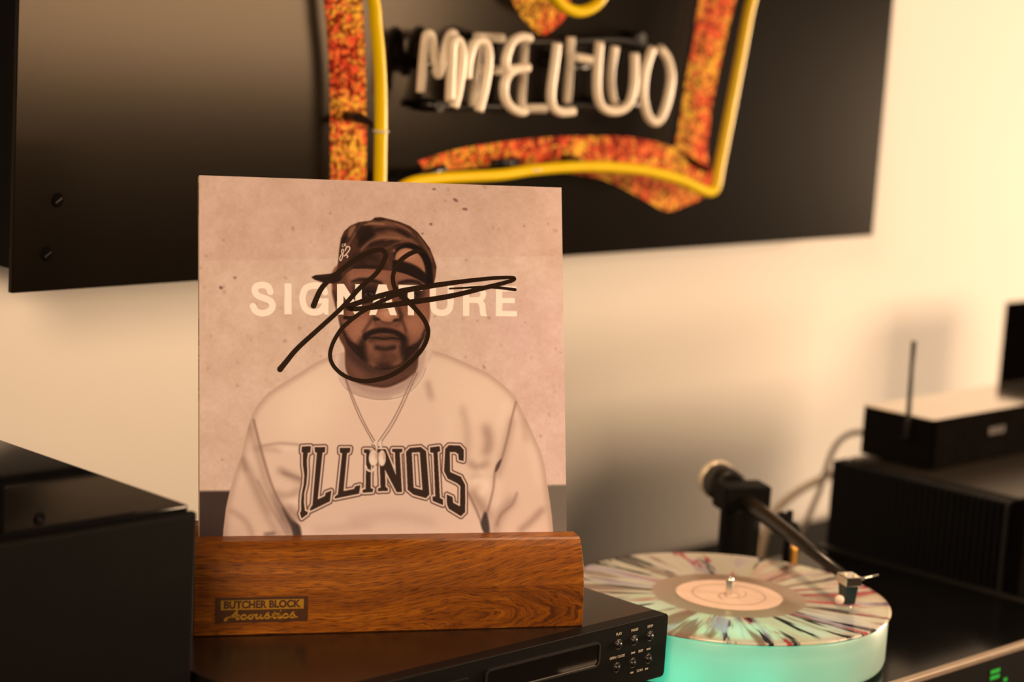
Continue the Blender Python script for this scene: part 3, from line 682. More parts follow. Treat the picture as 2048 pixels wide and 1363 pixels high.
for _ in range(420):
    k_ = sp.integers(0, len(BEARD)); a_, b_ = BEARD[k_], BEARD[(k_+1) % len(BEARD)]; u = sp.random()
    x, y = a_[0]+(b_[0]-a_[0])*u+sp.normal(0, 2), a_[1]+(b_[1]-a_[1])*u+sp.normal(0, 2)
    S([(x, y), (x+sp.normal(0, 1.2), y+sp.uniform(1, 3))], .7, (34, 20, 14), 0, .4, face)
F([(736, 680), (752, 671), (770, 669), (788, 672), (800, 680), (790, 688), (768, 692), (748, 688)], (112, 72, 53), 1.5, .95)
F([(742, 684), (768, 680), (797, 684), (788, 692), (769, 694), (752, 691)], (146, 97, 72), 1.8, .95)
FS([(734, 676), (745, 674.5), (758, 676), (768, 677.5), (780, 676), (790, 675.5), (801, 678)], 2.6, (44, 27, 19), .9, .95)
FS([(750, 668), (762, 666), (770, 668), (780, 667), (790, 669)], 1.8, (146, 98, 72), .8, .7)
FS([(752, 695), (770, 698), (789, 694)], 8, (58, 36, 26), 2.6, .9)
F([(740, 710), (760, 703), (785, 705), (797, 712), (785, 728), (752, 728)], (112, 73, 53), 5, .9); E(752, 711, 9, 7, (164, 112, 82), 4.5, .8, .5, face); E(780, 715, 9, 6, (134, 90, 66), 4, .7, 0, face)
E(768, 731, 16, 5, (60, 38, 28), 3.5, .8, 0, face)
nf = (vnoise(3, 8)-.5)*10; img += (nf*gblur(face, 1))[..., None]
# cap worn backwards
CAP = [(622.7, 554), (630, 550), (644, 549), (661.6, 547), (672, 544), (675, 534), (677, 515), (678, 500), (680, 488), (682, 476), (688, 462.5), (700, 451.5), (717, 444), (741, 441), (751, 434.7), (761, 434), (783, 439), (799.5, 443.5), (820, 452), (834.7, 464), (849, 481.6), (859.6, 496), (868, 517), (873, 533), (871, 552), (867, 570), (861, 575), (850, 567), (835, 558), (813, 548), (791, 542), (761, 539), (732, 537), (706, 537), (694, 545), (686, 555), (679, 563), (669, 567), (648, 565), (629, 559)]
cap = P(CAP, (104, 66, 46), .7, 1, False, want=True)
def K(pts, col, blur, a): P(pts, col, blur, a, True, cap)
def KS(pts, w, col, blur, a): S(pts, w, col, blur, a, cap)
for pts, col, bl, a in (
    ([(700, 455), (712, 452), (706, 470), (696, 474)], (168, 118, 84), 1.4, .9), ([(728, 446), (770, 444), (792, 452), (760, 452)], (160, 110, 78), 2.5, .8),
    ([(735, 462), (785, 450), (822, 466), (800, 474), (760, 466)], (140, 92, 64), 3, .8), ([(745, 470), (800, 470), (826, 478), (790, 486)], (150, 100, 70), 4, .8),
    ([(712, 462), (735, 448), (750, 470), (722, 486)], (66, 40, 28), 3, .9), ([(728, 472), (748, 466), (742, 490), (716, 494)], (54, 32, 22), 3, .85),
    ([(790, 456), (812, 460), (832, 476), (812, 474)], (76, 46, 32), 2, .8), ([(684, 478), (694, 470), (690, 486), (682, 496)], (58, 35, 25), 2, .85),
    ([(745, 486), (790, 478), (800, 490), (770, 496)], (82, 50, 35), 3, .8), ([(832, 462), (850, 486), (866, 515), (856, 510), (840, 482)], (140, 92, 66), 2.5, .8),
    ([(700, 510), (740, 506), (760, 520), (740, 534), (706, 530)], (74, 46, 33), 4, .8), ([(732, 520), (752, 522), (748, 532), (734, 530)], (98, 66, 48), 2, .8),
    ([(684, 508), (700, 500), (694, 530), (680, 536)], (112, 74, 52), 4, .7), ([(858, 540), (870, 540), (868, 562), (860, 566)], (128, 84, 60), 2, .8)):
    K(pts, col, bl, a)
for pts, w, col, bl, a in (
    ([(725, 444), (712, 462), (700, 480), (690, 500)], 2, (150, 104, 74), 1, .7), ([(720, 447), (706, 466), (697, 484)], 1.5, (50, 30, 21), .8, .7),
    ([(735, 446), (760, 443), (785, 446), (812, 458), (830, 474)], 2, (176, 126, 92), 1.4, .8), ([(725, 495), (750, 474), (790, 468), (826, 480)], 4, (160, 110, 78), 2.5, .7),
    ([(725, 486), (745, 462), (770, 462)], 5, (58, 35, 25), 3, .6), ([(732, 462), (775, 458), (815, 470)], 3, (62, 38, 27), 2, .6), ([(790, 488), (815, 482), (838, 490)], 2, (150, 104, 74), 1.2, .8),
    ([(788, 492), (815, 486), (842, 494), (858, 520)], 2, (54, 33, 23), 1, .8), ([(834, 462), (842, 480), (858, 510)], 1.5, (56, 34, 24), .8, .6), ([(748, 435), (755, 440), (768, 437)], 4, (56, 34, 24), 1.5, .8),
    ([(706, 536), (735, 533), (765, 535)], 5, (50, 30, 21), 2.2, .8)):
    KS(pts, w, col, bl, a)
for pts, w, col, bl, a in (
    ([(728, 450), (745, 447), (768, 448)], 3, (186, 134, 98), 1.2, .8), ([(790, 447), (806, 453), (822, 463)], 2.5, (176, 124, 90), 1.2, .7),
    ([(722, 500), (742, 482), (768, 474), (800, 476)], 3.5, (182, 130, 94), 1.6, .75), ([(770, 482), (792, 476), (820, 480), (836, 490)], 3, (170, 120, 86), 1.6, .7),
    ([(742, 492), (760, 484), (786, 482)], 2.5, (46, 28, 20), 1.4, .75), ([(752, 460), (776, 455), (800, 462), (818, 474)], 3, (44, 27, 19), 1.8, .7),
    ([(716, 490), (726, 472), (738, 458)], 2.5, (44, 27, 19), 1.4, .7), ([(692, 500), (700, 484), (712, 466)], 1.6, (184, 134, 98), .8, .7),
    ([(836, 470), (848, 488), (858, 506), (864, 524)], 2, (170, 120, 88), 1, .6), ([(828, 458), (846, 480), (858, 500)], 1.2, (40, 25, 17), .6, .8),
    ([(688, 530), (704, 520), (722, 512), (748, 508)], 3, (58, 36, 25), 2, .6), ([(764, 500), (778, 494), (790, 488)], 3, (150, 104, 76), 1.5, .7), ([(772, 512), (776, 524), (780, 536)], 2.5, (140, 96, 70), 1.4, .6)):
    KS(pts, w, col, bl, a)
K([(622, 554), (646, 548), (672, 545), (684, 552), (676, 564), (650, 565)], (58, 36, 26), 2, .85); KS([(640, 552), (668, 549)], 4, (92, 60, 43), 2, .7)
K([(786, 520), (800, 523), (826, 531), (848, 545), (862, 560), (862, 574), (836, 558), (813, 548), (789, 541)], (52, 31, 22), 1, .95)                  # strap
for o_ in (4, 9, 13): KS([(790, 521+o_), (810, 526+o_), (832, 536+o_), (850, 549+o_)], .9, (86, 56, 40), .5, .6)
hole = P([(787.5, 518), (789, 508), (798, 499), (811, 495.5), (827, 499), (840.6, 510), (848, 528.5), (850, 544), (838, 534), (822, 526), (805, 521)], (186, 130, 96), .8, 1, True, want=True)
P([(792, 512), (810, 500), (826, 504), (832, 516), (806, 516)], (204, 148, 110), 4, .9, True, hole)
S([(788, 517), (790, 506), (800, 495), (815, 491), (832, 496), (846, 508), (855, 524), (859, 545), (861, 568)], [3, 4, 6, 8, 11, 13, 14, 13, 10], (44, 26, 18), 1.2, .95, cap)
E(788, 501, 3, 3, (176, 128, 96), .8, .9); E(784, 500, 4, 5, (122, 82, 58), 1.5, .6)
img = np.clip(img, 0, 255)
_w = np.clip(gblur(np.maximum(face, neck), .6)+cap, 0, 1)[..., None]; img = img*(1-_w)+255*(img/255)**1.46*_w
bs2 = bs*(1-gblur(face, 1)); img += (4*bs2)[..., None]
for st in ([(686.5, 487.5), (684, 489.5), (684.5, 493), (687.5, 492.5)], [(688, 490.5), (691.5, 488.5), (690.5, 486.5), (688.5, 489), (690, 492), (693, 491)]): S(st, 1.2, (232, 180, 138), .2, .95)
S([(686, 498), (683, 501), (684, 506), (686, 509), (684.5, 515), (681.5, 521), (679.5, 519), (680.5, 513), (684, 508), (687.5, 503), (686, 498)], 2.0, (234, 182, 140), .2, .95)
S([(690.5, 500.5), (693, 494.5), (698, 493), (699.5, 497), (696.5, 503), (691, 509.5), (688.5, 511.5), (692, 509.5), (695.5, 512), (694, 514.5)], 2.3, (234, 182, 140), .2, .95)
# printed title
TC = (247, 202, 156)
def bar(pts): P(pts, TC, 0, 1, False)
def arcl(pts, w): S(pts, w, TC, 0, 1)
S([(540.5, 583), (536, 573), (524, 569.5), (512, 573), (510, 582), (516, 591), (530, 596.5), (541, 602), (545, 611), (540, 621), (526, 626), (512, 622), (506, 612)], 12.6, TC, 0, 1)
bar([(569, 566), (583, 566.3), (583, 628.5), (569, 628)])
S([(650, 584), (644, 574), (630, 570.5), (613, 575), (606, 588), (605.5, 602), (612, 618), (627, 624.5), (641, 621), (649, 611), (651, 602)], 12.5, TC, 0, 1)
bar([(629, 596), (657, 596.5), (657, 629), (648, 629), (647.5, 606.5), (629, 606)])
bar([(674, 567.5), (688, 567.5), (710.5, 603), (710.5, 568), (723.5, 568), (723.5, 629.5), (710, 629.5), (686.8, 591), (686.8, 629), (674, 629)])
bar([(757, 568.3), (772.5, 568.5), (794, 630), (780.5, 630), (775.5, 616.5), (753, 616), (751.5, 629.6), (738, 629.5)]); P([(764.8, 584), (772.5, 607), (756.5, 607)], (100, 64, 46), 0, 1, False)
bar([(751.8, 629.6), (738, 629.5), (745, 610), (757, 613)])
bar([(797, 569), (845, 570), (845, 581), (828, 580.7), (828, 630.3), (815.5, 630), (815.5, 580.5), (797, 580)])
bar([(859.5, 570.3), (872, 570.4), (872, 608), (859.5, 608)]); bar([(895, 570.8), (907.5, 571), (907.5, 608), (895, 608)]); S([(865.8, 606), (869, 620), (883, 625.5), (897, 620), (901.3, 606)], 12.5, TC, 0, 1)
bar([(926, 571.3), (938.5, 571.4), (938.5, 631.3), (926, 631.2)]); S([(932, 576.8), (955, 577), (965.5, 583), (966, 591), (958, 599), (934, 599.6)], 11, TC, 0, 1, None, True)
bar([(950, 602), (957, 597), (966, 601), (970.5, 608), (971.5, 621), (972.5, 628), (974.5, 631.8), (961.5, 631.6), (959.5, 624), (959, 613), (956, 606.5), (950, 605)])
bar([(992, 572), (1032, 572.4), (1032, 583), (1004.5, 582.8), (1004.5, 595.6), (1029.5, 596), (1029.5, 606), (1004.5, 605.8), (1004.5, 621.3), (1034, 621.8), (1034, 632.2), (992, 632)])
# chest lettering
def Z(pts): return [(580+x/5.389, 860+y/5.389) for x, y in pts]
LET = [
 [(128, 175), (226, 170), (218, 240), (192, 240), (180, 330), (186, 450), (176, 580), (152, 680), (150, 780), (160, 868), (192, 878), (187, 905), (124, 950), (106, 890), (120, 868), (120, 770), (128, 680), (148, 580), (154, 480), (140, 380), (140, 240), (124, 235)],
 [(266, 182), (380, 180), (376, 236), (350, 240), (298, 745), (375, 708), (386, 672), (446, 650), (430, 765), (218, 868), (215, 842), (242, 805), (290, 240), (268, 238)],
 [(536, 190), (652, 190), (642, 240), (614, 246), (576, 655), (690, 632), (702, 604), (758, 590), (744, 682), (480, 736), (485, 712), (516, 690), (562, 246), (536, 240)],
 [(795, 205), (882, 205), (880, 242), (870, 246), (870, 625), (897, 632), (890, 665), (782, 672), (784, 640), (815, 634), (822, 246), (797, 242)],
 [(940, 205), (1030, 205), (1142, 486), (1130, 236), (1100, 232), (1102, 200), (1212, 198), (1208, 236), (1182, 240), (1206, 665), (1150, 665), (1022, 420), (1030, 612), (1052, 622), (1054, 652), (948, 656), (950, 625), (976, 618), (964, 240), (942, 238)],
 [(1290, 190), (1410, 180), (1466, 225), (1502, 692), (1466, 730), (1330, 692), (1268, 640), (1250, 232)],
 [(1508, 185), (1612, 170), (1620, 225), (1590, 236), (1616, 730), (1650, 745), (1650, 806), (1538, 760), (1535, 712), (1566, 712), (1546, 242), (1512, 240)],
 [(1672, 200), (1712, 160), (1832, 165), (1872, 210), (1872, 332), (1818, 318), (1814, 256), (1780, 234), (1722, 235), (1726, 450), (1842, 500), (1888, 590), (1888, 880), (1842, 926), (1712, 845), (1692, 800), (1688, 690), (1752, 720), (1758, 780), (1832, 820), (1836, 600), (1800, 570), (1700, 520), (1660, 440)]]
ink = np.zeros((NC, NC))
for l_ in LET: ink = np.maximum(ink, fill(CP(Z(l_))).full())
ink = ink*(1-fill(CP(Z([(1312, 240), (1398, 235), (1428, 645), (1332, 618)]))).full())
_q = CP([(585, 865), (955, 1060)]); _x0, _y0, _x1, _y1 = [int(v) for v in (_q[0][0], _q[0][1], _q[1][0], _q[1][1])]
def grow(m, r):
    r = r*SCL; o_ = m.copy(); n_ = int(math.ceil(r)); c = m[_y0:_y1, _x0:_x1]; d = c.copy()
    for dy in range(-n_, n_+1):
        for dx in range(-n_, n_+1):
            if dx*dx+dy*dy <= r*r: np.maximum(d, np.roll(np.roll(c, dy, 0), dx, 1), out=d)
    o_[_y0:_y1, _x0:_x1] = d
    return o_
g1 = grow(ink, 3.4); g2 = grow(g1, 2.6)
lay(gblur(g2, .45*SCL), (98, 62, 46), .95); lay(gblur(g1, .4*SCL), (222, 170, 130)); lay(gblur(ink, .35*SCL), (52, 31, 20))
# neck chains and pendants
for pts in ([(688, 745), (699, 784), (719, 834), (746, 884)], [(690, 752), (710, 803), (733, 853), (750, 881)], [(832, 742), (816, 775), (797, 817), (780, 848), (757, 882)], [(835, 745), (821, 776), (802, 818), (784, 852), (762, 884)]):
    S(pts, 2.2, (150, 104, 78), .3, .9)
    q = catmull(pts, 14)
    for x, y in q[::1]: E(x, y, .75, .75, (74, 46, 34), 0, .8); E(x+.9, y-.6, .5, .5, (240, 196, 154), 0, .8)
for (cx_, cy_, rx, ry) in ((747, 915, 9.5, 16), (764, 915.5, 7.5, 16)):
    E(cx_+1.5, cy_+2, rx+1, ry+1, (60, 38, 28), 2, .6); E(cx_, cy_, rx, ry, (222, 172, 132), .6); E(cx_-1, cy_+5, rx*.75, ry*.55, (240, 192, 150), 2, .8); E(cx_+rx*.6, cy_-4, 2, 9, (176, 126, 94), 1.5, .7)
S([(755.5, 896), (756, 930)], 1.4, (120, 80, 60), .5, .8)
S([(731, 931), (735, 939), (744, 941), (751, 932)], 4.6, (226, 178, 138), .4); S([(733, 936), (743, 942)], 1.2, (150, 104, 78), .5, .6)
for x0_ in (752, 761): S([(x0_, 882), (x0_+1, 894)], 4.5, (230, 182, 142), .4); S([(x0_+2.6, 884), (x0_+3, 893)], 1.2, (120, 80, 60), .3, .7)
S([(744, 889), (750, 892)], 3, (140, 100, 76), .4); E(742, 899, 4, 3, (214, 166, 128), .8, .8)
# print grain
img += ((rng.random((NC, NC))-.5)*9)[..., None]
img = np.clip(img, 0, 255)
G_ = NC//2
small = img.reshape(G_, 2, G_, 2, 3).mean((1, 3))
KCOV = np.array([1.08, 0.69, 0.375])
rgb = np.clip(s2l(small)/KCOV, 0.0, 0.96)

sleeve = thing('record_sleeve', 'square record sleeve with printed portrait and black marker autograph in the walnut stand', 'record sleeve')
JM = Matrix(((ex[0], jup[0], bk[0]*math.cos(LEAN)-up[0]*math.sin(LEAN), jTL[0]), (ex[1], jup[1], bk[1]*math.cos(LEAN), jTL[1]), (ex[2], jup[2], -math.sin(LEAN), jTL[2]+ZC), (0, 0, 0, 1)))
sleeve.matrix_world = JM                      # x along the cover, y up the cover (0..-JW), z away from the viewer
gu = (np.arange(G_)+.5)/G_; gu[0], gu[-1] = 0, 1
UU, VV = np.meshgrid(gu, gu)
co = np.stack([UU*JW, -VV*JW, np.full_like(UU, -0.00012)], -1).reshape(-1, 3)
idx = np.arange(G_*G_).reshape(G_, G_)
fc = np.stack([idx[:-1, :-1], idx[1:, :-1], idx[1:, 1:], idx[:-1, 1:]], -1).reshape(-1, 4)
me = bpy.data.meshes.new('printed_cover')
me.vertices.add(len(co)); me.vertices.foreach_set('co', co.ravel().astype(np.float32))
me.loops.add(fc.size); me.loops.foreach_set('vertex_index', fc.ravel().astype(np.int32))
me.polygons.add(len(fc)); me.polygons.foreach_set('loop_start', (np.arange(len(fc))*4).astype(np.int32))
me.update(calc_edges=True)
at = me.color_attributes.new('print', 'FLOAT_COLOR', 'POINT')
at.data.foreach_set('color', np.concatenate([rgb.reshape(-1, 3), np.ones((G_*G_, 1))], 1).ravel().astype(np.float32))
m_print = bpy.data.materials.new('printed_card'); m_print.use_nodes = True
nt = m_print.node_tree; b = nt.nodes['Principled BSDF']
va = nn(nt, 'ShaderNodeVertexColor'); va.layer_name = 'print'
link(nt, va.outputs['Color'], b.inputs['Base Color']); b.inputs['Roughness'].default_value = 0.5; b.inputs['Specular IOR Level'].default_value = 0.12
ob('printed_cover', me, m_print, sleeve)
m_card = pm('sleeve_card_edge', (0.55, 0.43, 0.33), 0.55, vary=0.08, nscale=60)
JT = 0.0075
box('card_sleeve', 0, JW, -JW, 0, 0, JT, m_card, sleeve, 0.0007)
m_ink = pm('black_marker_ink', (0.016, 0.007, 0.003), 0.4, vary=0.15, nscale=300, spec=0.2)


spb = bmesh.new()
for y0_, n_, st_ in ((-0.0060, 14, 0.0019), (-0.118, 16, 0.0014), (-0.148, 20, 0.0019)):
    for k_ in range(n_):
        if sp.random() < .15: continue
        box_bm(-0.00012, 0.0, y0_-k_*st_-st_*.62, y0_-k_*st_, 0.0020, 0.0020+sp.uniform(.0022, .0034), 0, 2, spb)
bm_obj('spine_lettering', spb, m_ink, sleeve)['kind'] = 'stuff'
SIG = [
 ([(627, 611), (640, 581), (655, 562.7), (677, 544), (706.6, 522), (736, 505), (755, 499.6), (766, 500.5), (771.5, 509), (766, 525.5), (751, 548), (721, 574), (684, 614.6), (640, 655), (595, 696), (573, 722), (560, 738)], [10, 9, 8.5, 8.5, 8.5, 8.5, 8.5, 8, 8, 8.5, 8, 8, 8, 8, 8.5, 9, 10]),
 ([(846, 503), (834.7, 502), (820, 507), (805, 517), (793.6, 530), (787.8, 543), (785.6, 556.4), (788, 571), (793.6, 581), (805, 593), (820, 606), (837, 624.6), (848, 639), (854.7, 653.6), (856, 665), (853, 679.4), (845, 695.6), (833.7, 710), (817.5, 726), (798, 741), (777, 752), (753, 759), (730, 761.7), (708, 758.5), (688, 750.4), (672, 737.5), (662.6, 723), (660, 708.5), (663.4, 692), (670.7, 676), (682, 658.4), (695, 645.5), (711, 632.6), (730, 619.7), (753, 606.8), (777, 596), (793, 590.7)], [6, 7.5, 8, 8, 8, 7.5, 7.5, 8, 9, 10, 9, 8, 8, 8, 8, 8, 8, 8, 8, 8, 8, 8, 7.5, 7, 7, 7, 7, 7, 7, 7, 7, 7, 7, 7, 7, 6.5, 5]),
 ([(690, 635), (704, 635), (716, 629)], [6, 6, 5]),
 ([(703, 617.6), (696, 614.6), (700, 611), (732.5, 600), (769.7, 588.6), (825, 577.5), (899.5, 566), (974, 557), (1018, 554.5), (1029, 557), (1018, 562.6), (974, 574), (899.5, 592), (825, 603.5), (770, 611), (725, 616.5), (703, 617.6)], [8, 9, 9, 9, 9, 9.5, 8.5, 7, 6, 6, 7, 8, 9, 9.5, 9, 8.5, 8]),
 ([(899, 577), (955, 573.8), (992, 574.5), (1030, 579)], [3, 4, 5, 5.5])]
def cov3(u, v): return Vector((u*JW, -v*JW, -0.0003))
sbm = bmesh.new()
for k_, (st, ww) in enumerate(SIG):
    q = catmull(st, 8); uv = [to_uv(x, y) for x, y in q]
    wv = np.interp(np.linspace(0, 1, len(q)), np.linspace(0, 1, len(ww)), ww)*1.14/728.0
    o = ribbon('tmp', uv, wv, lambda u, v, k_=k_: cov3(u, v)+Vector((0, 0, -0.00002*k_)), None)
    sbm.from_mesh(o.data); md = o.data; bpy.data.objects.remove(o); bpy.data.meshes.remove(md)
o = bm_obj('marker_autograph', sbm, m_ink, sleeve); o['label'] = 'black marker autograph across the cover'

# ================================================================== DISC PLAYER
CX0, CX1, CY0, CY1 = 0.994, 1.429, 1.180, 1.500
m_cdtop = pm('black_painted_steel_lid', (0.010, 0.007, 0.005), 0.24, vary=0.35, nscale=900, spec=0.75)
m_cdfront = pm('black_brushed_faceplate', (0.0035, 0.003, 0.003), 0.45, vary=0.12, nscale=80, bump=0.05, bscale=900, spec=0.10)
m_legend = pm('pale_legend_print', (0.62, 0.56, 0.48), 0.5, vary=0.03)
m_btn = pm('black_plastic_button', (0.016, 0.015, 0.016), 0.3, vary=0.1, nscale=200, spec=0.6)
cd = thing('disc_player', 'slim black disc player with six round buttons under the walnut stand', 'disc player', (CX0, CY0, ZCD))
def C_(v): return Vector(v)-Vector((CX0, CY0, ZCD))
W_, D_ = CX1-CX0, CY1-CY0
ZB = -0.0565
box('lid', 0.0015, W_-0.0015, 0.014, D_, ZB+0.004, 0.0, m_cdtop, cd, 0.0012)
# face plate with rounded corners
def rrect(x0, x1, z0, z1, r, n=6):
    out = []
    for cx_, cz_, a0 in ((x1-r, z1-r, 0), (x0+r, z1-r, 90), (x0+r, z0+r, 180), (x1-r, z0+r, 270)):
        for i in range(n+1):
            a = math.radians(a0+90*i/n); out.append((cx_+r*math.cos(a), cz_+r*math.sin(a)))
    return out
def plate(name, x0, x1, z0, z1, r, y0, y1, mat, parent, bev=0.0):
    c = Vector(((x0+x1)/2, (y0+y1)/2, (z0+z1)/2))
    bm = bmesh.new(); o2 = rrect(x0-c.x, x1-c.x, z0-c.z, z1-c.z, r)
    a = [bm.verts.new((x, y0-c.y, z)) for x, z in o2]; b = [bm.verts.new((x, y1-c.y, z)) for x, z in o2]
    fa = bm.faces.new(a); bm.faces.new(b[::-1])
    for i in range(len(a)):
        j = (i+1) % len(a); bm.faces.new((a[i], b[i], b[j], a[j]))
    bmesh.ops.recalc_face_normals(bm, faces=bm.faces[:])
    if bev: bmesh.ops.bevel(bm, geom=list(fa.edges), offset=bev, segments=2, profile=.5, affect='EDGES')
    return bm_obj(name, bm, mat, parent, False, c)
fp = plate('face_plate', 0, W_, ZB, 0.0005, 0.0045, 0.0, 0.014, m_cdfront, cd, 0.0005)
for fx_, fy_ in ((0.04, 0.05), (W_-0.075, 0.05), (0.04, D_-0.04), (W_-0.075, D_-0.04)):
    lathe('foot', [(0, 0), (0.016, 0), (0.018, 0.006), (0.018, 0.010), (0, 0.010)], m_black_matte, cd, (fx_, fy_, ZB-0.006), 20)
def fpx(x, y): return C_(ony(x, y, CY0))
# display window: recessed frame and dark glass
a = fpx(970, 1345); b_ = fpx(1201, 1281); c_ = fpx(1196, 1331)
zt, zb_ = b_.z, c_.z
wx0, wx1 = a.x, (b_.x+c_.x)/2
def ring(name, x0, x1, z0, z1, r, t_, y0, y1, mat, parent):
    bm = bmesh.new(); o1 = rrect(x0, x1, z0, z1, r); o2 = rrect(x0+t_, x1-t_, z0+t_, z1-t_, max(r-t_, 0.0005))
    A = [bm.verts.new((x, y0, z)) for x, z in o1]; Bv = [bm.verts.new((x, y0, z)) for x, z in o2]; Cv = [bm.verts.new((x, y1, z)) for x, z in o2]; Dv = [bm.verts.new((x, y1, z)) for x, z in o1]
    n_ = len(A)
    for i in range(n_):
        j = (i+1) % n_
        bm.faces.new((A[i], A[j], Bv[j], Bv[i])); bm.faces.new((Bv[i], Bv[j], Cv[j], Cv[i])); bm.faces.new((A[i], Dv[i], Dv[j], A[j])); bm.faces.new((Cv[i], Cv[j], Dv[j], Dv[i]))
    bmesh.ops.recalc_face_normals(bm, faces=bm.faces[:]); return bm_obj(name, bm, mat, parent)
ring('display_frame', wx0, wx1, zb_, zt, 0.005, 0.0016, -0.0016, 0.0005, m_btn, fp)
plate('display_glass', wx0+0.0016, wx1-0.0016, zb_+0.0016, zt-0.0016, 0.0035, -0.0005, 0.0004, m_gloss, fp)
for ch in fp.children: ch.location = ch.location-fp.location
tr_ = C_(ony(935, 1353, CY0))
tray = plate('disc_tray', 0.04, tr_.x, tr_.z-0.016, tr_.z, 0.0015, -0.0012, 0.003, m_cdfront, cd, 0.0004)
BT = [(1236.6, 1288), (1268, 1279.8), (1299.6, 1271.4), (1233.5, 1333.8), (1265, 1325), (1296.4, 1316.5)]
for q in BT:
    p = fpx(*q)
    o = lathe('button', [(0, 0.0030), (0.0012, 0.0029), (0.0024, 0.0023), (0.0031, 0.0012), (0.0033, 0.0), (0.0042, 0.0002), (0.0046, 0.0004), (0.0049, -0.0002), (0.0049, -0.001)], m_btn, cd, p, 24, True)
    o.rotation_euler = (math.pi/2, 0, 0)
XA, YA = (1, 0, 0), (0, 0, 1)
def lg(s_, q, size, width=None, bold=0.00006):
    p = fpx(*q); p.y = -0.00025
    return text('legend', s_, size, m_legend, cd, p, XA, YA, width, bold=bold)
lg('PLAY', (1237.7, 1267), 0.0034, 0.0071); lg('PAUSE', (1269, 1258.8), 0.0031, 0.0086); lg('STOP', (1300, 1251.5), 0.0031, 0.0071)
lg('OPEN / CLOSE', (1234, 1313), 0.0031, 0.0190); lg('SKIP', (1281, 1300.8), 0.0031, 0.0062); lg('SCAN', (1279, 1339.6), 0.0031, 0.0075)
def tri_sym(q, spec_):
    p = fpx(*q); bm = bmesh.new(); x = -0.0026
    for ch in spec_:
        if ch == '|':
            vs = [(x, -.0011), (x+.0005, -.0011), (x+.0005, .0011), (x, .0011)]; x += .0005
        elif ch == '>': vs = [(x, -.0011), (x+.0022, 0), (x, .0011)]; x += .0022
        else: vs = [(x, 0), (x+.0022, -.0011), (x+.0022, .0011)]; x += .0022
        bm.faces.new([bm.verts.new((a_, -0.00025, b_)) for a_, b_ in vs])
    p.y = 0; return bm_obj('legend_symbol', bm, m_legend, cd, False, p)
tri_sym((1266, 1304.4), '|<<'); tri_sym((1297, 1296.6), '>>|'); tri_sym((1263.4, 1344), '<<'); tri_sym((1293.8, 1336), '>>')
# the component the player stands on (just below the frame)
am = thing('amplifier', 'black amplifier directly under the slim disc player', 'amplifier', (CX0, CY0+0.03, ZT))
box('case', 0.01, 0.37, 0.012, 0.27, 0.012, ZCD+ZB-0.006-ZT, m_black, am, 0.002)
box('face_plate', 0.008, 0.372, 0.0, 0.012, 0.012, ZCD+ZB-0.0065-ZT, m_cdfront, am, 0.001)
for fx_, fy_ in ((0.04, 0.04), (0.34, 0.04), (0.04, 0.24), (0.34, 0.24)):
    lathe('foot', [(0, 0), (0.016, 0), (0.018, 0.013), (0, 0.013)], m_black_matte, am, (fx_, fy_, 0), 16)

# ================================================================== LEFT BLACK COMPONENT
lb = thing('audio_component', 'large black box with glossy top at the left edge of the frame', 'audio component', (0.976, 1.27, ZT))
hB = (ZC-0.40)-ZT
m_ltop = pm('black_gloss_lid', (0.004, 0.004, 0.005), 0.045, vary=0.1, nscale=20, spec=0.55)
box('cabinet', -0.435, 0, 0.0, 0.36, 0.012, hB-0.004, m_black, lb, 0.003, 3)
box('glossy_lid', -0.4345, -0.0005, 0.0005, 0.3595, hB-0.006, hB, m_ltop, lb, 0.002, 3)
box('front_panel', -0.437, 0.0015, -0.008, 0.0, 0.010, hB-0.004, m_black_matte, lb, 0.0025, 3)
for fx_, fy_ in ((-0.4, 0.04), (-0.04, 0.04), (-0.4, 0.32), (-0.04, 0.32)):
    lathe('foot', [(0, 0), (0.02, 0), (0.022, 0.013), (0, 0.013)], m_black_matte, lb, (fx_, fy_, 0), 16)

# ================================================================== TURNTABLE
RC = Vector((1.5895, 1.2415, ZC-0.5602))      # top centre of the record
ZPL = ZC-0.6125                                # plinth top
m_trim = pm('satin_bronze_grey_edge', (0.34, 0.27, 0.21), 0.42, 0.35, vary=0.06, nscale=60, spec=0.5)
tt = thing('turntable', 'black turntable with thick frosted platter lit green from inside', 'turntable', (RC.x, RC.y, ZPL))
def T_(v): return Vector(v)-Vector((RC.x, RC.y, ZPL))
tx0, tx1, ty0, ty1 = 1.402-RC.x, 1.990-RC.x, 1.083-RC.y, 1.430-RC.y
hp = ZPL-ZT
m_plinth = pm('black_plinth_lacquer', (0.003, 0.003, 0.003), 0.10, vary=0.1, nscale=20, spec=0.5)
m_plinth.node_tree.nodes['Principled BSDF'].inputs['IOR'].default_value = 1.12
box('plinth', tx0, tx1, ty0+0.001, ty1, -hp+0.025, -0.0005, m_plinth, tt, 0.003)
box('front_face', tx0, tx1, ty0-0.004, ty0+0.001, -hp+0.025, -0.001, m_cdfront, tt, 0.001)
box('edge_trim', tx0, tx1+0.004, ty0-0.006, ty0+0.0025, -0.004, 0.0022, m_trim, tt, 0.0012)
box('edge_trim', tx1-0.010, tx1+0.004, ty0+0.0025, ty1, -0.004, 0.0022, m_black, tt, 0.0012)
for fx_, fy_ in ((tx0+.05, ty0+.05), (tx1-.05, ty0+.05), (tx0+.05, ty1-.05), (tx1-.05, ty1-.05)):
    lathe('foot', [(0, 0), (0.022, 0), (0.025, 0.02), (0.02, 0.026), (0, 0.026)], m_black_matte, tt, (fx_, fy_, -hp), 24)
m_green = emit('green_display_digits', (0.01, 0.5, 0.05), 0.07)
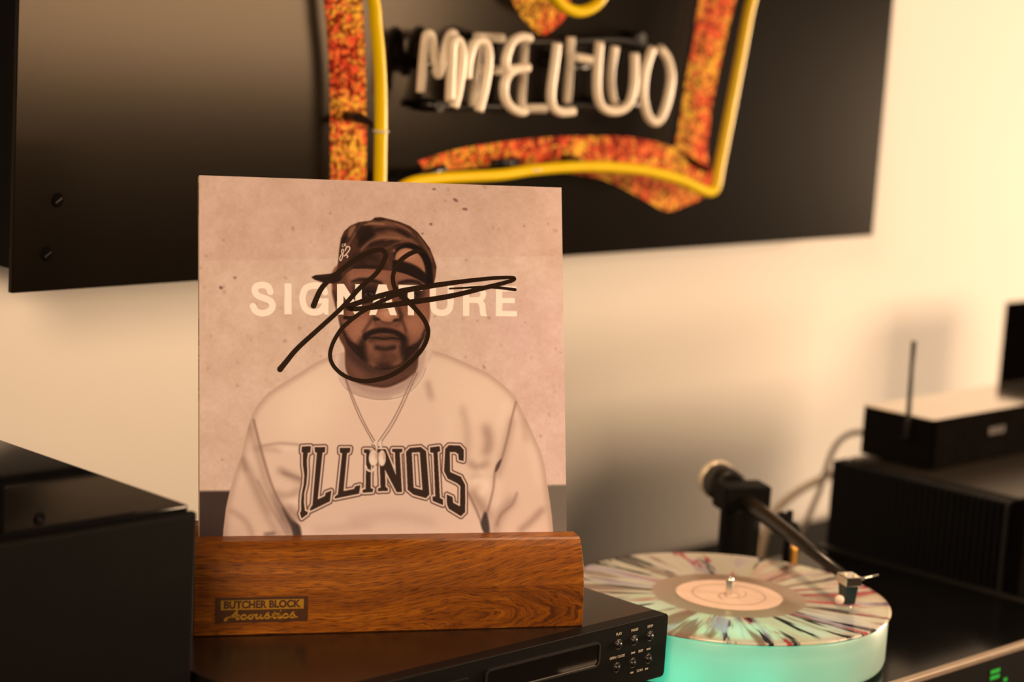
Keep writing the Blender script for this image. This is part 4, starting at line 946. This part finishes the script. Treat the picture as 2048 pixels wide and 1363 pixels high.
for (q, wd_) in (((1990, 1341), .016), ((1989, 1353), .016), ((2010, 1358), .006)):
    p = T_(ony(*q, ty0+RC.y-0.004)); box('display_segment', p.x-wd_/2, p.x+wd_/2, ty0-0.0046, ty0-0.0040, p.z-0.0018, p.z+0.0018, m_green, tt)
# frosted acrylic platter: hollow, lit from inside by a green lamp
def acrylic():
    m = bpy.data.materials.new('frosted_green_white_acrylic'); m.use_nodes = True
    nt = m.node_tree; out = nt.nodes['Material Output']; b = nt.nodes['Principled BSDF']
    tc = nn(nt, 'ShaderNodeTexCoord'); nz = nn(nt, 'ShaderNodeTexNoise'); nz.inputs['Scale'].default_value = 60; link(nt, tc.outputs['Object'], nz.inputs['Vector'])
    cr = nn(nt, 'ShaderNodeValToRGB'); cr.color_ramp.elements[0].color = (0.46, 0.56, 0.53, 1); cr.color_ramp.elements[1].color = (0.50, 0.60, 0.57, 1); link(nt, nz.outputs['Fac'], cr.inputs[0])
    link(nt, cr.outputs[0], b.inputs['Base Color']); b.inputs['Roughness'].default_value = 0.32
    tr = nn(nt, 'ShaderNodeBsdfTranslucent'); tr.inputs[0].default_value = (0.72, 0.86, 0.80, 1)
    mx = nn(nt, 'ShaderNodeMixShader'); mx.inputs[0].default_value = 0.42
    link(nt, b.outputs[0], mx.inputs[1]); link(nt, tr.outputs[0], mx.inputs[2]); link(nt, mx.outputs[0], out.inputs['Surface'])
    return m
m_acr = acrylic()
RP = 0.149
PH = RC.z-0.0025-ZPL
lathe('platter', [(0.0, 0.003), (RP-0.004, 0.003), (RP-0.001, 0.0045), (RP, 0.008), (RP, PH-0.003), (RP-0.002, PH), (RP-0.009, PH), (RP-0.009, PH-0.001)], m_acr, tt, (0, 0, 0), 128, True)
lathe('hub', [(0.0, 0.003), (0.03, 0.003), (0.03, PH), (0.0, PH)], m_acr, tt, (0, 0, 0), 48)
for lx, ly, le in ((-0.108, -0.048, 0.06), (-0.072, -0.088, 0.06), (-0.020, -0.110, 0.028), (-0.112, 0.020, 0.03)):
    ld = bpy.data.lights.new('platter_lamp', 'POINT'); ld.energy = le; ld.color = (0.0, 0.88, 0.56); ld.shadow_soft_size = 0.012
    lo = bpy.data.objects.new('platter_lamp', ld); COL.objects.link(lo); lo.parent = tt; lo.location = (lx, ly, 0.015)
lathe('spindle', [(0.0036, 0.0), (0.0036, 0.017), (0.0028, 0.020), (0, 0.021)], m_chrome, tt, (0, 0, PH), 20, True)
# tonearm
Hd = T_((1.650, 1.150, ZC-0.5325)); Pv = T_((1.765, 1.372, ZC-0.517))
ad = (Hd-Pv).normalized(); sd = Vector((-ad.y, ad.x, 0)).normalized()
m_arm = pm('black_carbon_tonearm', (0.010, 0.008, 0.006), 0.30, vary=0.2, nscale=120, spec=0.5)
arm = thing_arm = bm_obj('tonearm', tube_bm([Pv-ad*0.015, Pv+ad*0.04, Pv+ad*0.12, Hd-ad*0.012], [0.0088, 0.0086, 0.0070, 0.0048], 16), m_arm, tt)
lathe('arm_pillar', [(0, 0), (0.030, 0), (0.031, 0.004), (0.024, 0.010), (0.021, 0.03), (0.021, Pv.z-0.012), (0.017, Pv.z-0.004), (0.017, Pv.z+0.010), (0.012, Pv.z+0.013), (0, Pv.z+0.0135)], m_black_matte, tt, (Pv.x, Pv.y, 0), 40)
cwd = Pv-ad*0.048
bm_obj('counterweight', tube_bm([cwd+ad*0.022, cwd+ad*0.021, cwd-ad*0.012, cwd-ad*0.013], [0.017, 0.0195, 0.0195, 0.017], 32), m_black, arm)
m_cream = pm('pale_metal_ring', (0.80, 0.70, 0.54), 0.3, 0.3, vary=0.05)
bm_obj('weight_dial', tube_bm([cwd-ad*0.013, cwd-ad*0.014, cwd-ad*0.021, cwd-ad*0.022], [0.0185, 0.0205, 0.0205, 0.0185], 32), m_cream, arm)
bm_obj('rear_stub', tube_bm([cwd-ad*0.022, cwd-ad*0.040], [0.006, 0.006], 16), m_cream, arm)
hc = Hd
def obox(name, c, dx, sx, dy, sy, dz, sz, mat, parent, bev=0.0006):
    bm = box_bm(-sx/2, sx/2, -sy/2, sy/2, -sz/2, sz/2, bev, 1)
    Mx = Matrix((dx, dy, dz)).transposed().to_4x4()
    for v in bm.verts: v.co = Mx@v.co
    return bm_obj(name, bm, mat, parent, False, c)
zax = Vector((0, 0, 1)); adh = Vector((ad.x, ad.y, 0)).normalized()
obox('gimbal_block', Pv+zax*0.002, adh, 0.034, sd, 0.052, zax, 0.027, m_black_matte, tt, 0.002)
hs = obox('headshell', Hd, adh, 0.021, sd, 0.016, zax, 0.0085, m_chrome, arm)
for k_ in (-.005, .005):
    lathe('screw', [(0, .0016), (.0018, .0016), (.0021, 0)], m_cream, arm, Hd+adh*k_*.6+sd*k_*.7+zax*0.0042, 12)
m_cart = pm('dark_teal_cartridge_body', (0.008, 0.028, 0.034), 0.3, vary=0.1)
bmc = box_bm(-.008, .008, -.007, .007, -.0185, 0, .001, 1)
for v in bmc.verts:
    k_ = 1-(-v.co.z/.0185)*.22; v.co = adh*v.co.x*k_+sd*v.co.y*k_+zax*v.co.z
bm_obj('cartridge', bmc, m_cart, arm, False, Hd+zax*-0.0042)
tube('finger_lift', [Hd+adh*.004-sd*.006*-1, Hd+sd*.016+zax*.001, Hd+sd*.030+zax*.0035], [.0016, .0013, .0010], m_chrome, arm, 8)
tube('stylus', [Hd+zax*-0.0215+adh*.004, Hd+zax*-0.0262+adh*.009], [.0009, .0005], m_chrome, arm, 8)
g_ = bmesh.new(); bmesh.ops.create_uvsphere(g_, u_segments=16, v_segments=10, radius=.0045)
bm_obj('stylus_guard', g_, pm('pink_white_plastic', (.85, .70, .62), .35), arm, True, Hd-sd*.011+adh*.006+zax*-.0175)
# arm rest and lift lever to the right of the pillar
ar = T_((1.800, 1.335, ZPL))
tube('arm_rest', [ar, ar+zax*(Pv.z-.010)], [.005, .0035], m_black_matte, tt, 14)
for q, r_ in (((1546, 1042), .0085), ((1566, 1036), .007), ((1582, 1061), .0105)):
    p = T_(onx(*q, 1.815)); g_ = bmesh.new(); bmesh.ops.create_uvsphere(g_, u_segments=18, v_segments=12, radius=r_)
    bm_obj('lever_knob', g_, m_black_matte, tt, True, p)
tube('lift_lever', [T_(onx(1540, 1043, 1.815)), T_(onx(1564, 1040, 1.815)), T_(onx(1582, 1061, 1.815)), ar+zax*(Pv.z-.02)], .003, m_black_matte, tt, 10)
p = T_(onz(1580, 1112, -0.598)); lathe('brass_knob', [(0, .012), (.007, .012), (.008, .010), (.008, -.0145), (0, -.0145)], pm('brass_metal', (.80, .42, .08), .3, .9, vary=.05), tt, p, 24)

# ---- record
def vinyl():
    m = bpy.data.materials.new('splatter_vinyl'); m.use_nodes = True
    nt = m.node_tree; out = nt.nodes['Material Output']; b = nt.nodes['Principled BSDF']
    tc = nn(nt, 'ShaderNodeTexCoord'); sp_ = nn(nt, 'ShaderNodeSeparateXYZ'); link(nt, tc.outputs['Object'], sp_.inputs[0])
    def ma(op, a, b_=None):
        n = nn(nt, 'ShaderNodeMath', operation=op)
        for i, v in enumerate((a, b_)):
            if v is None: continue
            if isinstance(v, (int, float)): n.inputs[i].default_value = v
            else: link(nt, v, n.inputs[i])
        return n.outputs[0]
    r = ma('SQRT', ma('ADD', ma('MULTIPLY', sp_.outputs[0], sp_.outputs[0]), ma('MULTIPLY', sp_.outputs[1], sp_.outputs[1])))
    cx_ = ma('DIVIDE', sp_.outputs[0], ma('ADD', r, 1e-4)); cy_ = ma('DIVIDE', sp_.outputs[1], ma('ADD', r, 1e-4))
    def rad(k, kr, off):
        c = nn(nt, 'ShaderNodeCombineXYZ'); link(nt, ma('MULTIPLY', cx_, k), c.inputs[0]); link(nt, ma('MULTIPLY', cy_, k), c.inputs[1]); link(nt, ma('MULTIPLY_ADD', r, kr), c.inputs[2])
        ad_ = nn(nt, 'ShaderNodeVectorMath', operation='ADD'); link(nt, c.outputs[0], ad_.inputs[0]); ad_.inputs[1].default_value = (off, off*1.7, off*.3)
        n = nn(nt, 'ShaderNodeTexNoise'); n.inputs['Scale'].default_value = 1; n.inputs['Detail'].default_value = 3; n.inputs['Roughness'].default_value = .6; n.inputs['Distortion'].default_value = .25
        link(nt, ad_.outputs[0], n.inputs['Vector']); return n.outputs['Fac']
    def ramp(v, stops):
        cr = nn(nt, 'ShaderNodeValToRGB'); e = cr.color_ramp.elements
        e[0].position, e[0].color = stops[0][0], (*stops[0][1], 1); e[1].position, e[1].color = stops[-1][0], (*stops[-1][1], 1)
        for p_, c_ in stops[1:-1]: k = e.new(p_); k.color = (*c_, 1)
        link(nt, v, cr.inputs[0]); return cr.outputs[0]
    basec = ramp(rad(2.2, 6, 2.0), [(.32, (.66, .60, .78)), (.42, (.90, .86, .84)), (.56, (.88, .86, .76)), (.68, (.86, .62, .58))])
    def over(prev, fac, col):
        mx = nn(nt, 'ShaderNodeMix', data_type='RGBA'); link(nt, fac, mx.inputs[0]); link(nt, prev, mx.inputs[6]); mx.inputs[7].default_value = (*col, 1); return mx.outputs[2]
    c1 = over(basec, ramp(rad(5.5, 5, 5.1), [(.54, (0, 0, 0)), (.60, (.8, .8, .8))]), (.40, .22, .16))
    c2 = over(c1, ramp(rad(6.5, 9, 9.3), [(.60, (0, 0, 0)), (.65, (.9, .9, .9))]), (.66, .03, .07))
    c3 = over(c2, ramp(rad(8.5, 9, 14.7), [(.575, (0, 0, 0)), (.62, (.97, .97, .97))]), (.020, .022, .022))
    c3 = over(c3, ramp(rad(5.0, 6, 21.0), [(.62, (0, 0, 0)), (.68, (.55, .55, .55))]), (.50, .38, .66))
    c4 = over(c3, ramp(r, [(.0715, (1, 1, 1)), (.0735, (0, 0, 0))]), (.64, .50, .41))
    link(nt, c4, b.inputs['Base Color']); b.inputs['Roughness'].default_value = .10; b.inputs['Specular IOR Level'].default_value = .5; b.inputs['Coat Weight'].default_value = .5; b.inputs['Coat Roughness'].default_value = .06
    wv = nn(nt, 'ShaderNodeTexWave', wave_type='RINGS', rings_direction='Z'); wv.inputs['Scale'].default_value = 260; link(nt, tc.outputs['Object'], wv.inputs['Vector'])
    bp = nn(nt, 'ShaderNodeBump'); bp.inputs['Strength'].default_value = .12; bp.inputs['Distance'].default_value = .0003; link(nt, wv.outputs['Fac'], bp.inputs['Height']); link(nt, bp.outputs[0], b.inputs['Normal'])
    tr = nn(nt, 'ShaderNodeBsdfTranslucent'); link(nt, c4, tr.inputs[0])
    mx = nn(nt, 'ShaderNodeMixShader'); mx.inputs[0].default_value = .62
    link(nt, b.outputs[0], mx.inputs[1]); link(nt, tr.outputs[0], mx.inputs[2]); link(nt, mx.outputs[0], out.inputs['Surface'])
    return m
rec = thing('vinyl_record', 'splatter coloured vinyl record lying on the glowing turntable platter', 'record', RC)
lathe('disc', [(0.0037, 0.0), (0.050, 0.0), (0.0515, -0.0003), (0.146, -0.0003), (0.149, 0.0002), (0.151, -0.0004), (0.1513, -0.0012), (0.1505, -0.0022), (0.148, -0.0024), (0.0037, -0.0024)], vinyl(), rec, (0, 0, 0), 160)
m_lab = pm('pink_cream_paper_label', (0.66, 0.50, 0.42), 0.6, vary=.05, nscale=60); m_lab2 = pm('darker_label_ring_print', (.42, .32, .26), .6, vary=.05)
lab = lathe('paper_label', [(0.0037, 0.00035), (0.0495, 0.00035), (0.05, 0.0001)], m_lab, rec, (0, 0, 0), 80)
lathe('label_ring', [(0.0335, 0.0005), (0.0350, 0.0005)], m_lab2, lab, (0, 0, 0), 80)
for st in ([(-.018, -.006), (-.010, .004), (.004, .006), (.010, -.002), (.002, -.010), (-.008, -.008), (-.004, .002), (.016, .010)], [(-.004, -.014), (.010, -.012), (.020, -.004)]):
    ribbon('label_script', catmull(st, 6), .0011, lambda u, v: Vector((u, v, .0006)), m_lab2, lab)

# ================================================================== RIGHT-HAND COMPONENTS
m_fin = pm('black_anodised_heatsink', (0.006, 0.006, 0.007), 0.5, vary=0.15, spec=.35)
XL = 2.05
pa = thing('power_amplifier', 'black power amplifier with heatsink fins behind the turntable', 'amplifier', (XL, 1.233, ZT))
hA = (ZC-0.5275)-ZT
box('chassis', 0.026, 0.46, 0.0, 0.231, 0.015, hA-0.002, m_black, pa, 0.002)
m_top2 = pm('brown_black_top_cover', (.05, .04, .032), .35, vary=.1, spec=.6, bump=.05)
box('top_cover', 0.028, 0.458, 0.002, 0.229, hA-0.002, hA, m_top2, pa)
box('front_plate', 0.012, 0.475, -0.018, 0.0, 0.012, hA, m_flat, pa, 0.0015)
NF = 28; fin0 = None
for k_ in range(NF):
    y = 0.002+0.2295*k_/(NF-1)
    if fin0 is None: fin0 = box('fin', 0.0, 0.027, y-0.0014, y+0.0014, 0.018, hA-0.001, m_fin, pa, 0.0006, 1); y00 = y
    else:
        f = fin0.copy(); COL.objects.link(f); f.parent = pa; f.location.y = fin0.location.y+(y-y00)
for fx_, fy_ in ((.07, .03), (.42, .03), (.07, .2), (.42, .2)): lathe('foot', [(0, 0), (.018, 0), (.02, .016), (0, .016)], m_black_matte, pa, (fx_, fy_, 0), 16)
XS, YS0, YS1 = 2.097, 1.360, 1.462
hS = 0.0605
ns = thing('network_streamer', 'shallow black streamer with short antenna on the finned power amplifier', 'streamer', (XS, YS0, ZC-0.5275))
m_mirror = pm('glossy_reflecting_lid', (.62, .56, .50), .07, .9, vary=.03, spec=.6)
box('case', 0, .43, 0.006, YS1-YS0, 0.003, hS-0.0015, m_black_matte, ns, .001)
box('lid', 0, .43, 0.004, YS1-YS0, hS-0.0015, hS, m_mirror, ns, .0004, 1)
box('front_panel', -0.001, .431, 0, 0.006, 0.003, hS-.0002, m_flat, ns, .001)
for fx_ in (.03, .40):
    for fy_ in (.02, .085): lathe('foot', [(0, 0), (.008, 0), (.008, .0035), (0, .0035)], m_black_matte, ns, (fx_, fy_, 0), 14)
m_logo = pm('faint_bronze_logo_print', (.035, .024, .014), .4)
p0 = ony(1993, 859, YS0)-Vector((XS, YS0, ZC-.5275))
for k_, wd_ in enumerate((.0055, .0045, .005, .004, .0055)):
    box('logo_mark', p0.x-.016+k_*.0068, p0.x-.016+k_*.0068+wd_, -.0006, 0.0003, p0.z-.0045, p0.z+.0045, m_logo, ns)
ab = onx(1817, 832, XS-.004)-Vector((XS, YS0, ZC-.5275)); at_ = onx(1828, 682, XS-.004)-Vector((XS, YS0, ZC-.5275))
ant = tube('antenna', [ab+Vector((0, 0, -.022)), ab, (ab+at_)/2, at_], [.0036, .0032, .0030, .0030], pm('dark_grey_rubber', (.035, .033, .030), .5), ns, 14)
tube('antenna_joint', [ab+Vector((.001, 0, -.020)), ab+Vector((-.0, 0, -.028))], .0048, m_black, ant, 14)
spk = thing('tower_speaker', 'black speaker standing behind the streamer at the right edge', 'speaker', (2.62, 1.40, ZT))
hK = (ZC-.40)-ZT
box('cabinet', 0, .20, 0.004, .21, 0.01, hK, m_flat, spk, .002)
box('front_grille', .006, .194, -0.006, .004, .016, hK-.006, m_black_matte, spk, .002)
box('base', -.004, .204, -.004, .214, 0, .01, m_black_matte, spk, .001)

# ================================================================== CABLES
m_cab = pm('grey_cable_sheath', (.34, .29, .27), .5, vary=.05); m_cab2 = pm('beige_cable_sheath', (.72, .58, .44), .55, vary=.05)
YC = 1.60
o = tube('power_cable', [ony(x, y, YC) for x, y in catmull([(1740, 864), (1722, 864), (1700, 867), (1679, 881), (1664, 904), (1653, 935), (1641, 975), (1620, 1025), (1604, 1062), (1592, 1092), (1580, 1130), (1560, 1175)], 6)], .0036, m_cab, None, 10)
o['label'] = 'grey cable looping down behind the streamer and amplifier'; o['category'] = 'cable'
o = tube('signal_cable', [ony(x, y, 1.66) for x, y in catmull([(1720, 925), (1680, 940), (1640, 958), (1600, 980), (1570, 1002), (1545, 1030), (1530, 1070), (1520, 1120), (1515, 1180)], 6)], .0050, m_cab2, None, 10)
o['label'] = 'beige cable slanting down the wall behind the tonearm'; o['category'] = 'cable'
